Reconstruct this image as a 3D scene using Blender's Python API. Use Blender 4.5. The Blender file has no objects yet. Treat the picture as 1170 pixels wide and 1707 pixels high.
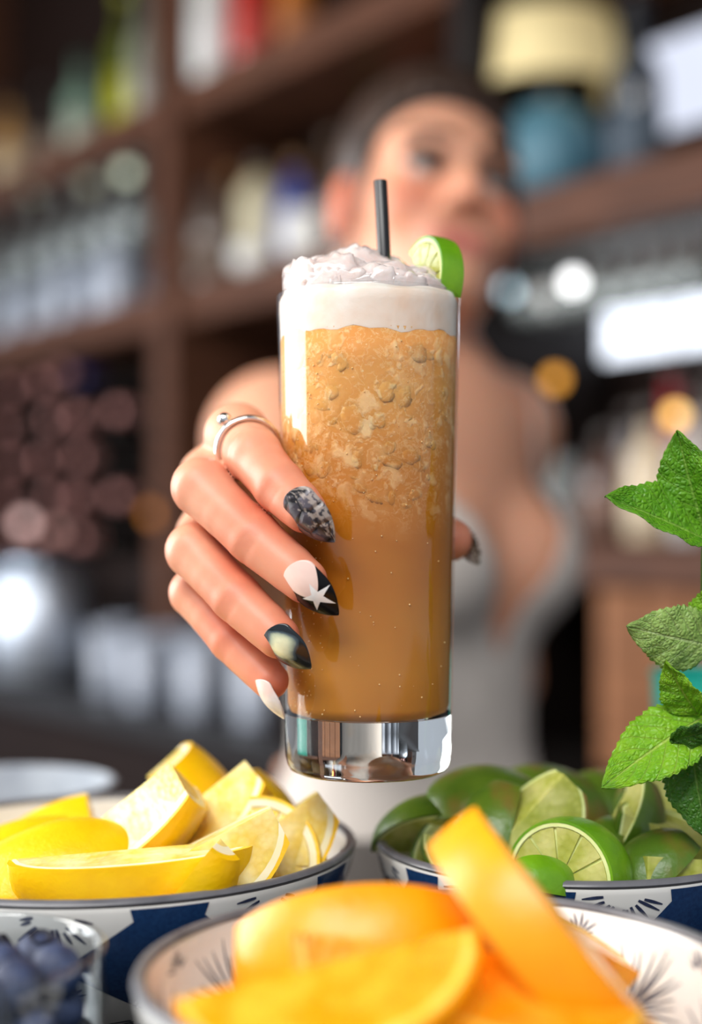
import bpy, math, random
import numpy as np
from mathutils import Vector, Matrix

random.seed(7)
RNG = np.random.RandomState(7)
SC = bpy.context.scene
COL = SC.collection

# ------------------------------------------------------------------ camera
CAMZ = 1.25
F = 2437.5                      # focal length in pixels of the 1170 x 1707 frame
HOR = 886.0                     # pixel row of the horizon
PITCH = math.atan((HOR - 853.5) / F)
cam = bpy.data.cameras.new('camera')
cam.sensor_fit = 'HORIZONTAL'
cam.sensor_width = 24.0
cam.lens = 50.0
cam.clip_start = 0.02
cam.dof.use_dof = True
cam.dof.focus_distance = 0.487
cam.dof.aperture_fstop = 3.0
cam_o = bpy.data.objects.new('camera', cam)
COL.objects.link(cam_o)
cam_o.location = (0, 0, CAMZ)
cam_o.rotation_euler = (math.pi / 2 + PITCH, 0, 0)
SC.camera = cam_o

# ------------------------------------------------------------------ world, lights, exposure
w = bpy.data.worlds.new('room_ambience')
SC.world = w
w.use_nodes = True
w.node_tree.nodes['Background'].inputs[0].default_value = (0.80, 0.87, 1.0, 1)
w.node_tree.nodes['Background'].inputs[1].default_value = 0.55


def area(name, loc, target, sx, sy, power, color):
    l = bpy.data.lights.new(name, 'AREA')
    l.shape = 'RECTANGLE'
    l.size, l.size_y = sx, sy
    l.energy = power
    l.color = color
    o = bpy.data.objects.new(name, l)
    COL.objects.link(o)
    o.location = loc
    d = Vector(target) - Vector(loc)
    o.rotation_euler = d.to_track_quat('-Z', 'Y').to_euler()
    return o


# daylight of the side and back windows, plus two added fill lights
area('window_daylight_side', (-1.75, 0.80, 1.85), (0, 0.62, 1.25), 0.9, 1.5, 44, (1.0, 0.97, 0.93))
area('shelf_fill', (-2.6, 2.1, 1.7), (0.3, 2.3, 1.4), 1.6, 1.6, 60, (0.96, 0.98, 1.0))  # added fill that brightens the shelves from the left rear
area('front_fill', (-0.5, -0.75, 2.85), (0.0, 0.6, 1.2), 1.6, 1.1, 68, (1.0, 0.985, 0.96))  # added front fill, set high so the glass does not mirror it
area('window_daylight_back', (1.25, 2.0, 1.9), (0.1, 0.6, 1.2), 0.7, 0.9, 12, (0.9, 0.96, 1.0))

SC.view_settings.view_transform = 'Standard'
SC.view_settings.look = 'None'
SC.view_settings.exposure = 0.0
SC.view_settings.gamma = 1.0
SC.view_settings.use_curve_mapping = False
SC.cycles.use_denoising = True
SC.cycles.max_bounces = 10
SC.cycles.transparent_max_bounces = 16
SC.cycles.sample_clamp_indirect = 6.0

# ------------------------------------------------------------------ helpers
CAM = np.array([0, 0, CAMZ])


def ray(px, py):
    x = (px - 585.0) / F
    y = (853.5 - py) / F
    f = math.cos(PITCH) - y * math.sin(PITCH)
    u = math.sin(PITCH) + y * math.cos(PITCH)
    return np.array([x / f, 1.0, u / f])


def P(px, py, d):
    """world point seen at a pixel, at depth d (metres along +Y)"""
    return CAM + ray(px, py) * d


def S(r, g, b):
    f = lambda c: (c / 255 / 12.92) if c / 255 <= 0.04045 else ((c / 255 + 0.055) / 1.055) ** 2.4
    return (f(r), f(g), f(b), 1.0)


def nrm(v):
    v = np.asarray(v, float)
    return v / (np.linalg.norm(v) + 1e-12)


ORG = {}


def tag(o, label=None, cat=None, group=None, kind=None):
    if label: o['label'] = label
    if cat: o['category'] = cat
    if group: o['group'] = group
    if kind: o['kind'] = kind
    return o


def empty(name, loc, label=None, cat=None, group=None, kind=None, parent=None):
    o = bpy.data.objects.new(name, None)
    o.empty_display_size = 0.01
    COL.objects.link(o)
    loc = np.asarray(loc, float)
    if parent is not None:
        o.parent = parent
        o.location = loc - ORG[parent.name]
    else:
        o.location = loc
    ORG[o.name] = loc
    return tag(o, label, cat, group, kind)


def mk(name, V, Fc, m, parent=None, org=None, smooth=True, uv=None, col=None, local=False, midx=None):
    V = np.asarray(V, float).reshape(-1, 3)
    if parent is not None:
        o0 = ORG[parent.name]
    elif org is not None:
        o0 = np.asarray(org, float)
    else:
        o0 = np.array([(V[:, 0].min() + V[:, 0].max()) / 2, (V[:, 1].min() + V[:, 1].max()) / 2, V[:, 2].min()])
    me = bpy.data.meshes.new(name)
    if isinstance(Fc, np.ndarray):
        Fc = Fc.tolist()
    me.from_pydata((V if local else V - o0).tolist(), [], Fc)
    for mm in (m if isinstance(m, (list, tuple)) else [m]):
        me.materials.append(mm)
    if smooth:
        me.polygons.foreach_set('use_smooth', [True] * len(me.polygons))
    if midx is not None:
        me.polygons.foreach_set('material_index', list(midx))
    if uv is not None:
        ul = me.uv_layers.new(name='UVMap')
        li = np.zeros(len(me.loops), dtype=np.int32)
        me.loops.foreach_get('vertex_index', li)
        ul.data.foreach_set('uv', np.asarray(uv, float)[li].ravel())
    if col is not None:
        a = me.color_attributes.new('Col', 'FLOAT_COLOR', 'POINT')
        c = np.ones((len(V), 4))
        c[:, :3] = col
        a.data.foreach_set('color', c.ravel())
    me.update()
    o = bpy.data.objects.new(name, me)
    COL.objects.link(o)
    if parent is not None:
        o.parent = parent
    elif not local:
        o.location = o0
    elif org is not None:
        o.location = org
    ORG[o.name] = o0
    return o


class MB:
    def __init__(s):
        s.v, s.f, s.n = [], [], 0

    def add(s, V, Fc):
        V = np.asarray(V, float).reshape(-1, 3)
        for f in Fc:
            s.f.append([i + s.n for i in f])
        s.v.append(V)
        s.n += len(V)
        return s

    def get(s):
        return np.concatenate(s.v), s.f


def box(c, sz, R=None, bev=0.0):
    """box with optional chamfer; c centre, sz full sizes, R 3x3 rows = local axes in world"""
    hx, hy, hz = [x / 2 for x in sz]
    if bev <= 0:
        V = np.array([[x, y, z] for x in (-hx, hx) for y in (-hy, hy) for z in (-hz, hz)])
        Fc = [[0, 1, 3, 2], [4, 6, 7, 5], [0, 4, 5, 1], [2, 3, 7, 6], [0, 2, 6, 4], [1, 5, 7, 3]]
    else:
        b = min(bev, hx * .9, hy * .9, hz * .9)
        pts, idx = [], {}
        for sx in (-1, 1):
            for sy in (-1, 1):
                for sz_ in (-1, 1):
                    for ax in range(3):
                        p = [sx * (hx - b), sy * (hy - b), sz_ * (hz - b)]
                        p[ax] = (sx * hx, sy * hy, sz_ * hz)[ax]
                        idx[(sx, sy, sz_, ax)] = len(pts)
                        pts.append(p)
        V = np.array(pts)
        Fc = []
        for ax in range(3):
            o1, o2 = [i for i in range(3) if i != ax]
            for s in (-1, 1):
                q = []
                for a, b2 in ((-1, -1), (1, -1), (1, 1), (-1, 1)):
                    k = [0, 0, 0]; k[ax] = s; k[o1] = a; k[o2] = b2
                    q.append(idx[(*k, ax)])
                Fc.append(q)
        for ax in range(3):
            o1, o2 = [i for i in range(3) if i != ax]
            for a in (-1, 1):
                for b2 in (-1, 1):
                    k1 = [0, 0, 0]; k1[o1] = a; k1[o2] = b2
                    k2 = list(k1); k1[ax] = -1; k2[ax] = 1
                    Fc.append([idx[(*k1, o1)], idx[(*k2, o1)], idx[(*k2, o2)], idx[(*k1, o2)]])
        for a in (-1, 1):
            for b2 in (-1, 1):
                for c2 in (-1, 1):
                    Fc.append([idx[(a, b2, c2, i)] for i in range(3)])
    if R is not None:
        V = V @ np.asarray(R)
    return V + np.asarray(c), Fc


def lathe(prof, n=48, c=(0, 0, 0)):
    V, Fc = [], []
    prof = list(prof)
    m = len(prof)
    a = np.arange(n) * 2 * math.pi / n
    ca, sa = np.cos(a), np.sin(a)
    for r, z in prof:
        V.append(np.stack([r * ca, r * sa, np.full(n, z)], 1))
    V = np.concatenate(V) + np.asarray(c)
    for i in range(m - 1):
        for j in range(n):
            k = (j + 1) % n
            Fc.append([i * n + j, i * n + k, (i + 1) * n + k, (i + 1) * n + j])
    return V, Fc


def tube(pts, r, n=12, caps=True):
    pts = [np.asarray(p, float) for p in pts]
    rs = r if isinstance(r, (list, tuple, np.ndarray)) else [r] * len(pts)
    V, Fc = [], []
    t0 = nrm(pts[1] - pts[0])
    u = nrm(np.cross(t0, [0.31, 0.17, 0.93]))
    for i, p in enumerate(pts):
        t = nrm(pts[min(i + 1, len(pts) - 1)] - pts[max(i - 1, 0)])
        u = nrm(u - t * np.dot(u, t))
        v = np.cross(t, u)
        for j in range(n):
            a = 2 * math.pi * j / n
            V.append(p + rs[i] * (math.cos(a) * u + math.sin(a) * v))
    for i in range(len(pts) - 1):
        for j in range(n):
            k = (j + 1) % n
            Fc.append([i * n + j, i * n + k, (i + 1) * n + k, (i + 1) * n + j])
    if caps:
        Fc.append(list(range(n))[::-1])
        Fc.append([(len(pts) - 1) * n + j for j in range(n)])
    return np.array(V), Fc


def bez(p0, p1, p2, n):
    p0, p1, p2 = map(lambda p: np.asarray(p, float), (p0, p1, p2))
    return [(1 - t) ** 2 * p0 + 2 * t * (1 - t) * p1 + t * t * p2 for t in np.linspace(0, 1, n)]


def sphere(c, r, nu=16, nv=10, jit=0.0, sc=(1, 1, 1)):
    V, Fc = [], []
    for i in range(nv + 1):
        ph = math.pi * i / nv
        for j in range(nu):
            th = 2 * math.pi * j / nu
            V.append([math.sin(ph) * math.cos(th), math.sin(ph) * math.sin(th), math.cos(ph)])
    V = np.array(V)
    if jit:
        k = RNG.randn(4, 3) * 1.6
        f = sum(np.sin(V @ k[q] + q) for q in range(4)) / 4
        V = V * (1 + jit * f)[:, None]
    V = V * r * np.asarray(sc)
    for i in range(nv):
        for j in range(nu):
            k = (j + 1) % nu
            Fc.append([i * nu + j, (i + 1) * nu + j, (i + 1) * nu + k, i * nu + k])
    return V + np.asarray(c), Fc


# ------------------------------------------------------------------ materials
class NT:
    def __init__(s, name):
        s.m = bpy.data.materials.new(name)
        s.m.use_nodes = True
        s.t = s.m.node_tree
        s.t.nodes.clear()
        s.out = s.t.nodes.new('ShaderNodeOutputMaterial')

    def n(s, ty, ins=None, **kw):
        x = s.t.nodes.new('ShaderNode' + ty)
        for k, v in kw.items():
            setattr(x, k, v)
        for k, v in (ins or {}).items():
            if hasattr(v, 'is_output') or isinstance(v, bpy.types.NodeSocket):
                s.t.links.new(v, x.inputs[k])
            else:
                x.inputs[k].default_value = v
        return x

    def math(s, op, a, b=0.0, c=None, clamp=False):
        ins = {0: a, 1: b}
        if c is not None: ins[2] = c
        return s.n('Math', ins, operation=op, use_clamp=clamp).outputs[0]

    def mix(s, f, a, b):
        x = s.n('Mix', {}, data_type='RGBA')
        for k, v in ((0, f), (6, a), (7, b)):
            if isinstance(v, bpy.types.NodeSocket):
                s.t.links.new(v, x.inputs[k])
            else:
                x.inputs[k].default_value = v
        return x.outputs[2]

    def ramp(s, f, stops):
        x = s.n('ValToRGB', {0: f})
        e = x.color_ramp.elements
        while len(e) < len(stops):
            e.new(0.5)
        for i, (p, c) in enumerate(stops):
            e[i].position = p
            e[i].color = c
        return x.outputs[0]

    def coord(s, which='Object'):
        return s.n('TexCoord').outputs[which]

    def noise(s, scale, detail=3, vec=None, stretch=None, rough=.5):
        v = vec if vec is not None else s.coord()
        if stretch is not None:
            v = s.n('Mapping', {0: v, 3: stretch}).outputs[0]
        return s.n('TexNoise', {'Vector': v, 'Scale': scale, 'Detail': detail, 'Roughness': rough}).outputs[0]

    def done(s, shader):
        s.t.links.new(shader, s.out.inputs[0])
        return s.m


def pbr(name, c1, c2=None, scale=20, rough=.5, metal=0, bump=0, bscale=None, bdist=.001, stretch=None, coat=0,
        sss=0, sssr=(.3, .2, .1), spec=.5, trans=0, detail=3, emit=None, estr=0, ssss=.01, alpha=None):
    t = NT(name)
    if c2 is None:
        c2 = tuple(min(1, x * .85) for x in c1[:3]) + (1,)
    nz = t.noise(scale, detail, stretch=stretch)
    f = t.n('MapRange', {0: nz, 1: .3, 2: .7}).outputs[0]
    colr = t.mix(f, c1, c2)
    p = t.n('BsdfPrincipled', {'Base Color': colr, 'Roughness': rough, 'Metallic': metal})
    p.inputs['Specular IOR Level'].default_value = spec
    p.inputs['Coat Weight'].default_value = coat
    p.inputs['Coat Roughness'].default_value = .08
    if trans: p.inputs['Transmission Weight'].default_value = trans
    if sss:
        p.inputs['Subsurface Weight'].default_value = sss
        p.inputs['Subsurface Radius'].default_value = sssr
        p.inputs['Subsurface Scale'].default_value = ssss
    if emit:
        p.inputs['Emission Color'].default_value = emit
        p.inputs['Emission Strength'].default_value = estr
    if bump:
        h = t.noise(bscale or scale, 3, stretch=stretch)
        b = t.n('Bump', {'Height': h, 'Strength': bump, 'Distance': bdist})
        t.t.links.new(b.outputs[0], p.inputs['Normal'])
    return t.done(p.outputs[0])


def thin_glass(name, tint=(.97, .985, .98, 1), rough=.01, ior=1.45, gl=1.0, blend=None):
    t = NT(name)
    nz = t.noise(40, 2)
    tr = t.n('BsdfTransparent', {0: t.mix(nz, tint, tuple(min(1, x * 1.01) for x in tint[:3]) + (1,))})
    g = t.n('BsdfGlossy', {'Color': (gl, gl, gl, 1), 'Roughness': rough})
    fr = t.n('Fresnel', {'IOR': ior})
    bk = t.math('SUBTRACT', 1.0, t.n('NewGeometry').outputs['Backfacing'])
    m = t.n('MixShader', {0: t.math('MULTIPLY', fr.outputs[0], bk), 1: tr.outputs[0], 2: g.outputs[0]})
    return t.done(m.outputs[0])


M = {}
M['glass_wall'] = thin_glass('clear_glass_wall', ior=1.62)
M['glass_inner'] = thin_glass('glass_wetted_inside', (.995, .995, .99, 1), .02, 1.08)
def bar_glass():
    t = NT('glassware')
    tr = t.n('BsdfTransparent', {0: (.88, .91, .91, 1)})
    g = t.n('BsdfGlossy', {'Color': (1, 1, 1, 1), 'Roughness': .06})
    m = t.n('MixShader', {0: t.n('Fresnel', {'IOR': 1.7}).outputs[0], 1: tr.outputs[0], 2: g.outputs[0]})
    d = t.n('BsdfDiffuse', {0: t.mix(t.noise(30, 3), (.78, .82, .80, 1), (.66, .72, .70, 1))})
    return t.done(t.n('MixShader', {0: .2, 1: m.outputs[0], 2: d.outputs[0]}).outputs[0])


M['glass_bg'] = bar_glass()
M['white_metal'] = pbr('white_gold', S(245, 243, 238), S(225, 222, 215), 300, .16, 1.0)
M['ceramic'] = pbr('white_glaze', S(238, 236, 230), S(228, 226, 220), 30, .18, coat=.4)
M['dish_grey'] = pbr('pale_grey_glaze', S(176, 184, 192), S(150, 158, 168), 60, .2)
M['rimgrey'] = pbr('grey_glazed_edge', S(112, 112, 116), S(90, 90, 95), 80, .3)
M['navy'] = pbr('navy_glaze', S(22, 48, 88), S(30, 62, 104), 700, .25, coat=.3)
M['ink'] = pbr('ink_blue_brush', S(32, 40, 66), S(56, 64, 92), 500, .3)
M['bar'] = pbr('black_bar_top', S(26, 24, 24), S(36, 32, 30), 25, .28)
M['wood'] = pbr('brown_shelf_wood', S(100, 64, 46), S(72, 45, 33), 9, .5, stretch=(1, 1, 9), bump=.3, bdist=.002, spec=.15)
M['wood_l'] = pbr('oak_cabinet_wood', S(150, 100, 66), S(120, 78, 50), 9, .5, stretch=(1, 1, 9), bump=.3, bdist=.002, spec=.15)
M['wood_d'] = pbr('dark_panel_wood', S(38, 24, 19), S(27, 17, 14), 9, .55, stretch=(1, 1, 9), spec=.15)
M['wood_k'] = pbr('black_wood_post_shade', S(20, 15, 13), S(28, 20, 17), 9, .55, spec=.15)
M['satin_steel'] = pbr('satin_steel', S(232, 240, 250), S(216, 226, 240), 60, .42, .85)
M['steel'] = pbr('brushed_steel', S(205, 215, 228), S(180, 192, 208), 60, .22, 1.0, stretch=(1, 1, 12))
M['plaster'] = pbr('taupe_plaster', S(120, 112, 108), S(104, 97, 94), 6, .8)
M['ceil'] = pbr('dim_ceiling_plaster', S(92, 84, 78), S(80, 73, 68), 6, .85)
M['floor'] = pbr('dark_floor_tile', S(58, 50, 46), S(44, 38, 36), 5, .5)
M['straw'] = pbr('black_straw_plastic', S(16, 16, 18), S(24, 24, 26), 90, .3)
M['teal'] = pbr('teal_plastic', S(0, 150, 132), S(0, 132, 118), 50, .35)


def citrus_peel(name, c1, c2, sss=.15, c3=None, pore=420, rough=.34):
    t = NT(name)
    f = t.n('MapRange', {0: t.noise(60, 4), 1: .35, 2: .68}).outputs[0]
    c = t.mix(f, c1, c2)
    if c3:
        g = t.n('MapRange', {0: t.noise(34, 3, stretch=(1.3, 1, .8)), 1: .50, 2: .64}).outputs[0]
        c = t.mix(g, c, c3)
    p = t.n('BsdfPrincipled', {'Base Color': c, 'Roughness': rough, 'Subsurface Weight': sss,
                               'Subsurface Radius': (.4, .25, .05), 'Subsurface Scale': .004})
    b = t.n('Bump', {'Height': t.noise(pore, 2), 'Strength': .35, 'Distance': .0006})
    t.t.links.new(b.outputs[0], p.inputs['Normal'])
    return t.done(p.outputs[0])


def citrus_flesh(name, c1, c2, c3, rough=.22):
    t = NT(name)
    v = t.n('TexVoronoi', {'Vector': t.n('Mapping', {0: t.coord(), 3: (1.2, .5, 1.2)}).outputs[0], 'Scale': 330.0}, feature='F1')
    f = t.n('MapRange', {0: v.outputs['Distance'], 1: .1, 2: .75}).outputs[0]
    g = t.n('MapRange', {0: t.noise(90, 4), 1: .4, 2: .66}).outputs[0]
    c = t.mix(g, t.mix(f, c1, c2), c3)
    p = t.n('BsdfPrincipled', {'Base Color': c, 'Roughness': rough, 'Subsurface Weight': .35,
                               'Subsurface Radius': (.5, .4, .15), 'Subsurface Scale': .006})
    b = t.n('Bump', {'Height': t.math('ADD', v.outputs['Distance'], t.noise(160, 3)), 'Strength': .22, 'Distance': .0008})
    t.t.links.new(b.outputs[0], p.inputs['Normal'])
    return t.done(p.outputs[0])


M['lemon_peel'] = citrus_peel('lemon_zest', S(248, 202, 0), S(240, 186, 0), .05)
M['lemon_pith'] = pbr('lemon_pith', S(244, 236, 204), S(240, 228, 176), 120, .5, sss=.2, ssss=.004)
M['lemon_flesh'] = citrus_flesh('lemon_pulp', S(240, 214, 110), S(234, 200, 84), S(246, 230, 168))
M['orange_peel'] = citrus_peel('orange_zest', S(250, 164, 2), S(246, 152, 0), .05)
M['orange_pith'] = pbr('orange_pith', S(252, 206, 96), S(250, 192, 64), 120, .5, sss=.2, ssss=.004)
M['orange_flesh'] = citrus_flesh('orange_pulp', S(250, 160, 12), S(244, 146, 4), S(252, 180, 48))
M['lime_peel'] = citrus_peel('lime_zest', S(70, 104, 18), S(96, 124, 30), .05, S(126, 98, 44))
M['lime_peel_fresh'] = citrus_peel('fresh_lime_zest', S(92, 146, 12), S(116, 166, 18), .1)
M['lime_pith'] = pbr('lime_pith', S(232, 238, 176), S(214, 226, 140), 120, .5, sss=.2, ssss=.004)
M['lime_flesh'] = citrus_flesh('lime_pulp', S(182, 186, 88), S(164, 170, 70), S(206, 204, 128))

# skin
t = NT('skin')
c = t.n('VertexColor', layer_name='Col').outputs[0]
f = t.n('MapRange', {0: t.noise(130, 4), 1: .35, 2: .7}).outputs[0]
c = t.mix(t.math('MULTIPLY', f, .10), c, S(205, 92, 64))
p = t.n('BsdfPrincipled', {'Base Color': c, 'Roughness': .42, 'Subsurface Weight': .22,
                           'Subsurface Radius': (1.0, .35, .18), 'Subsurface Scale': .004, 'Specular IOR Level': .4})
b = t.n('Bump', {'Height': t.noise(1500, 3), 'Strength': .12, 'Distance': .0003})
t.t.links.new(b.outputs[0], p.inputs['Normal'])
M['skin'] = t.done(p.outputs[0])
M['hair'] = pbr('brown_hair', S(62, 44, 34), S(40, 28, 22), 90, .42, stretch=(1, 1, .2), bump=.5, bdist=.004)
M['dress'] = pbr('pale_grey_knit', S(212, 203, 194), S(198, 189, 180), 60, .85, bump=.2, bscale=300, bdist=.001)
M['eye_white'] = pbr('eye_white', S(190, 176, 168), None, 60, .2)
M['iris'] = pbr('dark_iris', S(50, 36, 26), S(30, 22, 18), 300, .15)
M['lash'] = pbr('black_lash', S(26, 20, 18), None, 300, .6)

# ------------------------------------------------------------------ signed-distance modelling (bodies)


class Field:
    def __init__(s, lo, hi, h):
        s.lo, s.h = np.asarray(lo, float), h
        s.n = np.ceil((np.asarray(hi) - s.lo) / h).astype(int) + 1
        s.F = np.full(s.n, 1.0, np.float32)

    def sub(s, lo, hi):
        a = np.clip(np.floor((np.asarray(lo) - s.lo) / s.h).astype(int), 0, s.n - 1)
        b = np.clip(np.ceil((np.asarray(hi) - s.lo) / s.h).astype(int) + 1, 1, s.n)
        sl = tuple(slice(x, max(y, x + 1)) for x, y in zip(a, b))
        g = [((np.arange(q.start, q.stop) * s.h) + s.lo[i]).astype(np.float32) for i, q in enumerate(sl)]
        return sl, g[0][:, None, None], g[1][None, :, None], g[2][None, None, :]

    def put(s, sl, d, k, sub=False):
        A = s.F[sl]
        if sub:
            d = -d
            hh = np.maximum(k - np.abs(A - d), 0) / k if k > 0 else 0
            s.F[sl] = np.maximum(A, d) + hh * hh * k * .25
        else:
            hh = np.maximum(k - np.abs(A - d), 0) / k if k > 0 else 0
            s.F[sl] = np.minimum(A, d) - hh * hh * k * .25

    def cone(s, a, b, r1, r2, k=0.004, margin=None, sub=False):
        a, b = np.asarray(a, float), np.asarray(b, float)
        mg = max(r1, r2) + (margin or (k + 4 * s.h))
        sl, X, Y, Z = s.sub(np.minimum(a, b) - mg, np.maximum(a, b) + mg)
        d = b - a
        L2 = max(float(d @ d), 1e-12)
        tt = np.clip(((X - a[0]) * d[0] + (Y - a[1]) * d[1] + (Z - a[2]) * d[2]) / L2, 0, 1)
        q = np.sqrt((X - a[0] - tt * d[0]) ** 2 + (Y - a[1] - tt * d[1]) ** 2 + (Z - a[2] - tt * d[2]) ** 2)
        s.put(sl, q - (r1 + (r2 - r1) * tt), k, sub)

    def ell(s, c, r, ax=None, k=0.004, sub=False):
        c, r = np.asarray(c, float), np.asarray(r, float)
        mg = r.max() + k + 4 * s.h
        sl, X, Y, Z = s.sub(c - mg, c + mg)
        ax = np.eye(3) if ax is None else np.asarray(ax, float)
        dx, dy, dz = X - c[0], Y - c[1], Z - c[2]
        l = [dx * ax[i][0] + dy * ax[i][1] + dz * ax[i][2] for i in range(3)]
        k0 = np.sqrt(sum((l[i] / r[i]) ** 2 for i in range(3)))
        k1 = np.sqrt(sum((l[i] / r[i] ** 2) ** 2 for i in range(3))) + 1e-9
        s.put(sl, k0 * (k0 - 1) / k1, k, sub)

    def mesh(s, iso=0.0):
        F_ = s.F - iso
        neg = F_ < 0
        n = s.n
        cs = np.zeros(n - 1, np.int8)
        for i in (0, 1):
            for j in (0, 1):
                for k in (0, 1):
                    cs += neg[i:n[0] - 1 + i, j:n[1] - 1 + j, k:n[2] - 1 + k]
        act = (cs > 0) & (cs < 8)
        I = np.argwhere(act)
        idx = np.full(n - 1, -1, np.int32)
        idx[act] = np.arange(len(I))
        acc = np.zeros((len(I), 3)); cnt = np.zeros(len(I))
        cor = [(i, j, k) for i in (0, 1) for j in (0, 1) for k in (0, 1)]
        for a in cor:
            for ax in range(3):
                if a[ax] == 0:
                    b = list(a); b[ax] = 1
                    fa = F_[I[:, 0] + a[0], I[:, 1] + a[1], I[:, 2] + a[2]]
                    fb = F_[I[:, 0] + b[0], I[:, 1] + b[1], I[:, 2] + b[2]]
                    mk_ = (fa < 0) != (fb < 0)
                    tt = np.where(mk_, fa / np.where(mk_, fa - fb, 1), 0)
                    p_ = np.tile(np.array(a, float), (len(I), 1))
                    p_[:, ax] += tt
                    acc[mk_] += p_[mk_]; cnt[mk_] += 1
        V = (I + acc / cnt[:, None]) * s.h + s.lo
        Q = []
        for ax in range(3):
            o1, o2 = (ax + 1) % 3, (ax + 2) % 3
            sa = [slice(None)] * 3; sb = [slice(None)] * 3
            sa[ax] = slice(0, n[ax] - 1); sb[ax] = slice(1, n[ax])
            ch = neg[tuple(sa)] != neg[tuple(sb)]
            E = np.argwhere(ch)
            ok = (E[:, o1] > 0) & (E[:, o2] > 0) & (E[:, o1] < n[o1] - 1) & (E[:, o2] < n[o2] - 1)
            E = E[ok]
            fl = neg[E[:, 0], E[:, 1], E[:, 2]]
            qs = []
            for d1, d2 in ((-1, -1), (0, -1), (0, 0), (-1, 0)):
                G = E.copy(); G[:, o1] += d1; G[:, o2] += d2
                qs.append(idx[G[:, 0], G[:, 1], G[:, 2]])
            q = np.stack(qs, 1)
            q[~fl] = q[~fl][:, ::-1]
            Q.append(q)
        return V, np.concatenate(Q)


def relax(V, Q, it=2, lam=.5):
    for _ in range(it):
        acc = np.zeros_like(V); cnt = np.zeros(len(V))
        for a, b in ((0, 1), (1, 2), (2, 3), (3, 0)):
            np.add.at(acc, Q[:, a], V[Q[:, b]]); np.add.at(cnt, Q[:, a], 1)
            np.add.at(acc, Q[:, b], V[Q[:, a]]); np.add.at(cnt, Q[:, b], 1)
        V = V + lam * (acc / np.maximum(cnt, 1)[:, None] - V)
    return V


# ------------------------------------------------------------------ the setting
TAB = CAMZ - 0.176              # bar top
# bar back wall runs away to the left: base point straight ahead, direction, normal
Z0 = 2.42
WD = nrm([-0.73, 1.0, 0])       # along the wall, away to the left
WN = nrm([-0.808, -0.59, 0])    # out of the wall towards the room
WB = np.array([0, Z0, 0.0])
UP = np.array([0, 0, 1.0])
WR = np.array([WD, WN, UP])


def onwall(px, py, off=0.0):
    r = ray(px, py)
    d = ((WB + WN * off - CAM * [1, 1, 0]) @ WN) / (r[0] * WN[0] + r[1] * WN[1])
    return CAM + r * d


def wall_s(px, off=0.0):
    p_ = onwall(px, 800, off)
    return (p_ - WB) @ WD


def wp(s, off, z):
    q = WB + WD * s + WN * off
    return np.array([q[0], q[1], z])


def wbox(s0, s1, o0, o1, z0, z1, bev=0.0):
    c_ = wp((s0 + s1) / 2, (o0 + o1) / 2, (z0 + z1) / 2)
    return box(c_, (abs(s1 - s0), abs(o1 - o0), abs(z1 - z0)), WR, bev)


def struct(name, V, Fc, m, parent=None, **kw):
    o = mk(name, V, Fc, m, parent, smooth=False, **kw)
    if parent is None: o['kind'] = 'structure'
    return o


struct('floor', *box((0.2, 1.6, -0.02), (9, 9, 0.04)), M['floor'])
struct('ceiling', *wbox(-2.5, 3.6, -.5, 2.2, 2.9, 2.94), M['ceil'])
struct('wall_back', *wbox(-2.6, 4.2, -.42, -.32, 0, 2.94), M['plaster'])

SH1, SH2, SH3 = 2.135, 1.735, 1.235     # shelf heights
shelf = empty('back_bar_shelving', wp(.4, -.15, 0), 'tall brown wooden back bar shelving behind the woman', 'shelving')
sL, sR = 2.6, -1.25
mk('back_panel', *wbox(sR, sL, -.30, -.28, .95, 2.88), M['wood_d'], shelf, smooth=False)
for z_, th in ((SH1, .07), (SH2, .075)):
    mk('shelf_board', *wbox(sR, sL, -.28, 0, z_ - th, z_, .004), M['wood'], shelf, smooth=False)
mk('shelf_board', *wbox(sR, wall_s(760), -.28, 0, SH3 - .06, SH3, .004), M['wood'], shelf, smooth=False)
mk('shelf_board', *wbox(wall_s(300), sL, -.28, 0, SH3 - .1, SH3 - .05, .004), M['wood_d'], shelf, smooth=False)
for px_, wd, m_ in ((283, .07, 'wood'), (786, .055, 'wood_k'), (-150, .07, 'wood'), (1330, .07, 'wood')):  # near-black second post has its shade put into the colour
    s_ = wall_s(px_)
    mk('post', *wbox(s_ - wd / 2, s_ + wd / 2, -.28, .02, .93, 2.88, .004), M[m_], shelf, smooth=False)

ctr = empty('back_counter', wp(.4, .0, 0), 'dark back counter with a brown wooden front under the shelving', 'counter')
mk('counter_top', *wbox(sR, sL, -.28, .22, .89, .93, .004), M['bar'], ctr, smooth=False)
mk('counter_base', *wbox(sR, sL, -.28, .17, 0, .89), M['wood_d'], ctr, smooth=False)
cab = empty('wall_cabinet', wp(wall_s(1120), -.1, .93), 'brown wooden cabinet with a plank front beside the mint', 'cabinet')
s0_, s1_ = wall_s(1000, .0), wall_s(1330, .0)
for k_ in range(4):
    a_ = s0_ + (s1_ - s0_) * k_ / 4
    b_ = s0_ + (s1_ - s0_) * (k_ + 1) / 4
    mk('plank', *wbox(a_ - .002, b_ + .002, -.02, .01, .935, SH3 - .062, .003), M['wood_l'], cab, smooth=False)
mk('cabinet_body', *wbox(s0_, s1_, -.27, -.02, .932, SH3 - .063), M['wood_d'], cab, smooth=False)

# bright windows in the back wall, seen past the shelving on the right
def emitter(name, c_, s_):
    t = NT(name)
    nz = t.n('MapRange', {0: t.noise(3, 2), 1: .2, 2: .8, 3: .9, 4: 1.05}).outputs[0]
    e = t.n('Emission', {0: c_, 1: t.math('MULTIPLY', nz, s_)})
    return t.done(e.outputs[0])


M['daylight'] = emitter('daylit_pane', S(236, 243, 255), 2.4)
M['daylight2'] = emitter('daylit_pane_soft', S(226, 232, 250), 1.15)


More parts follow.
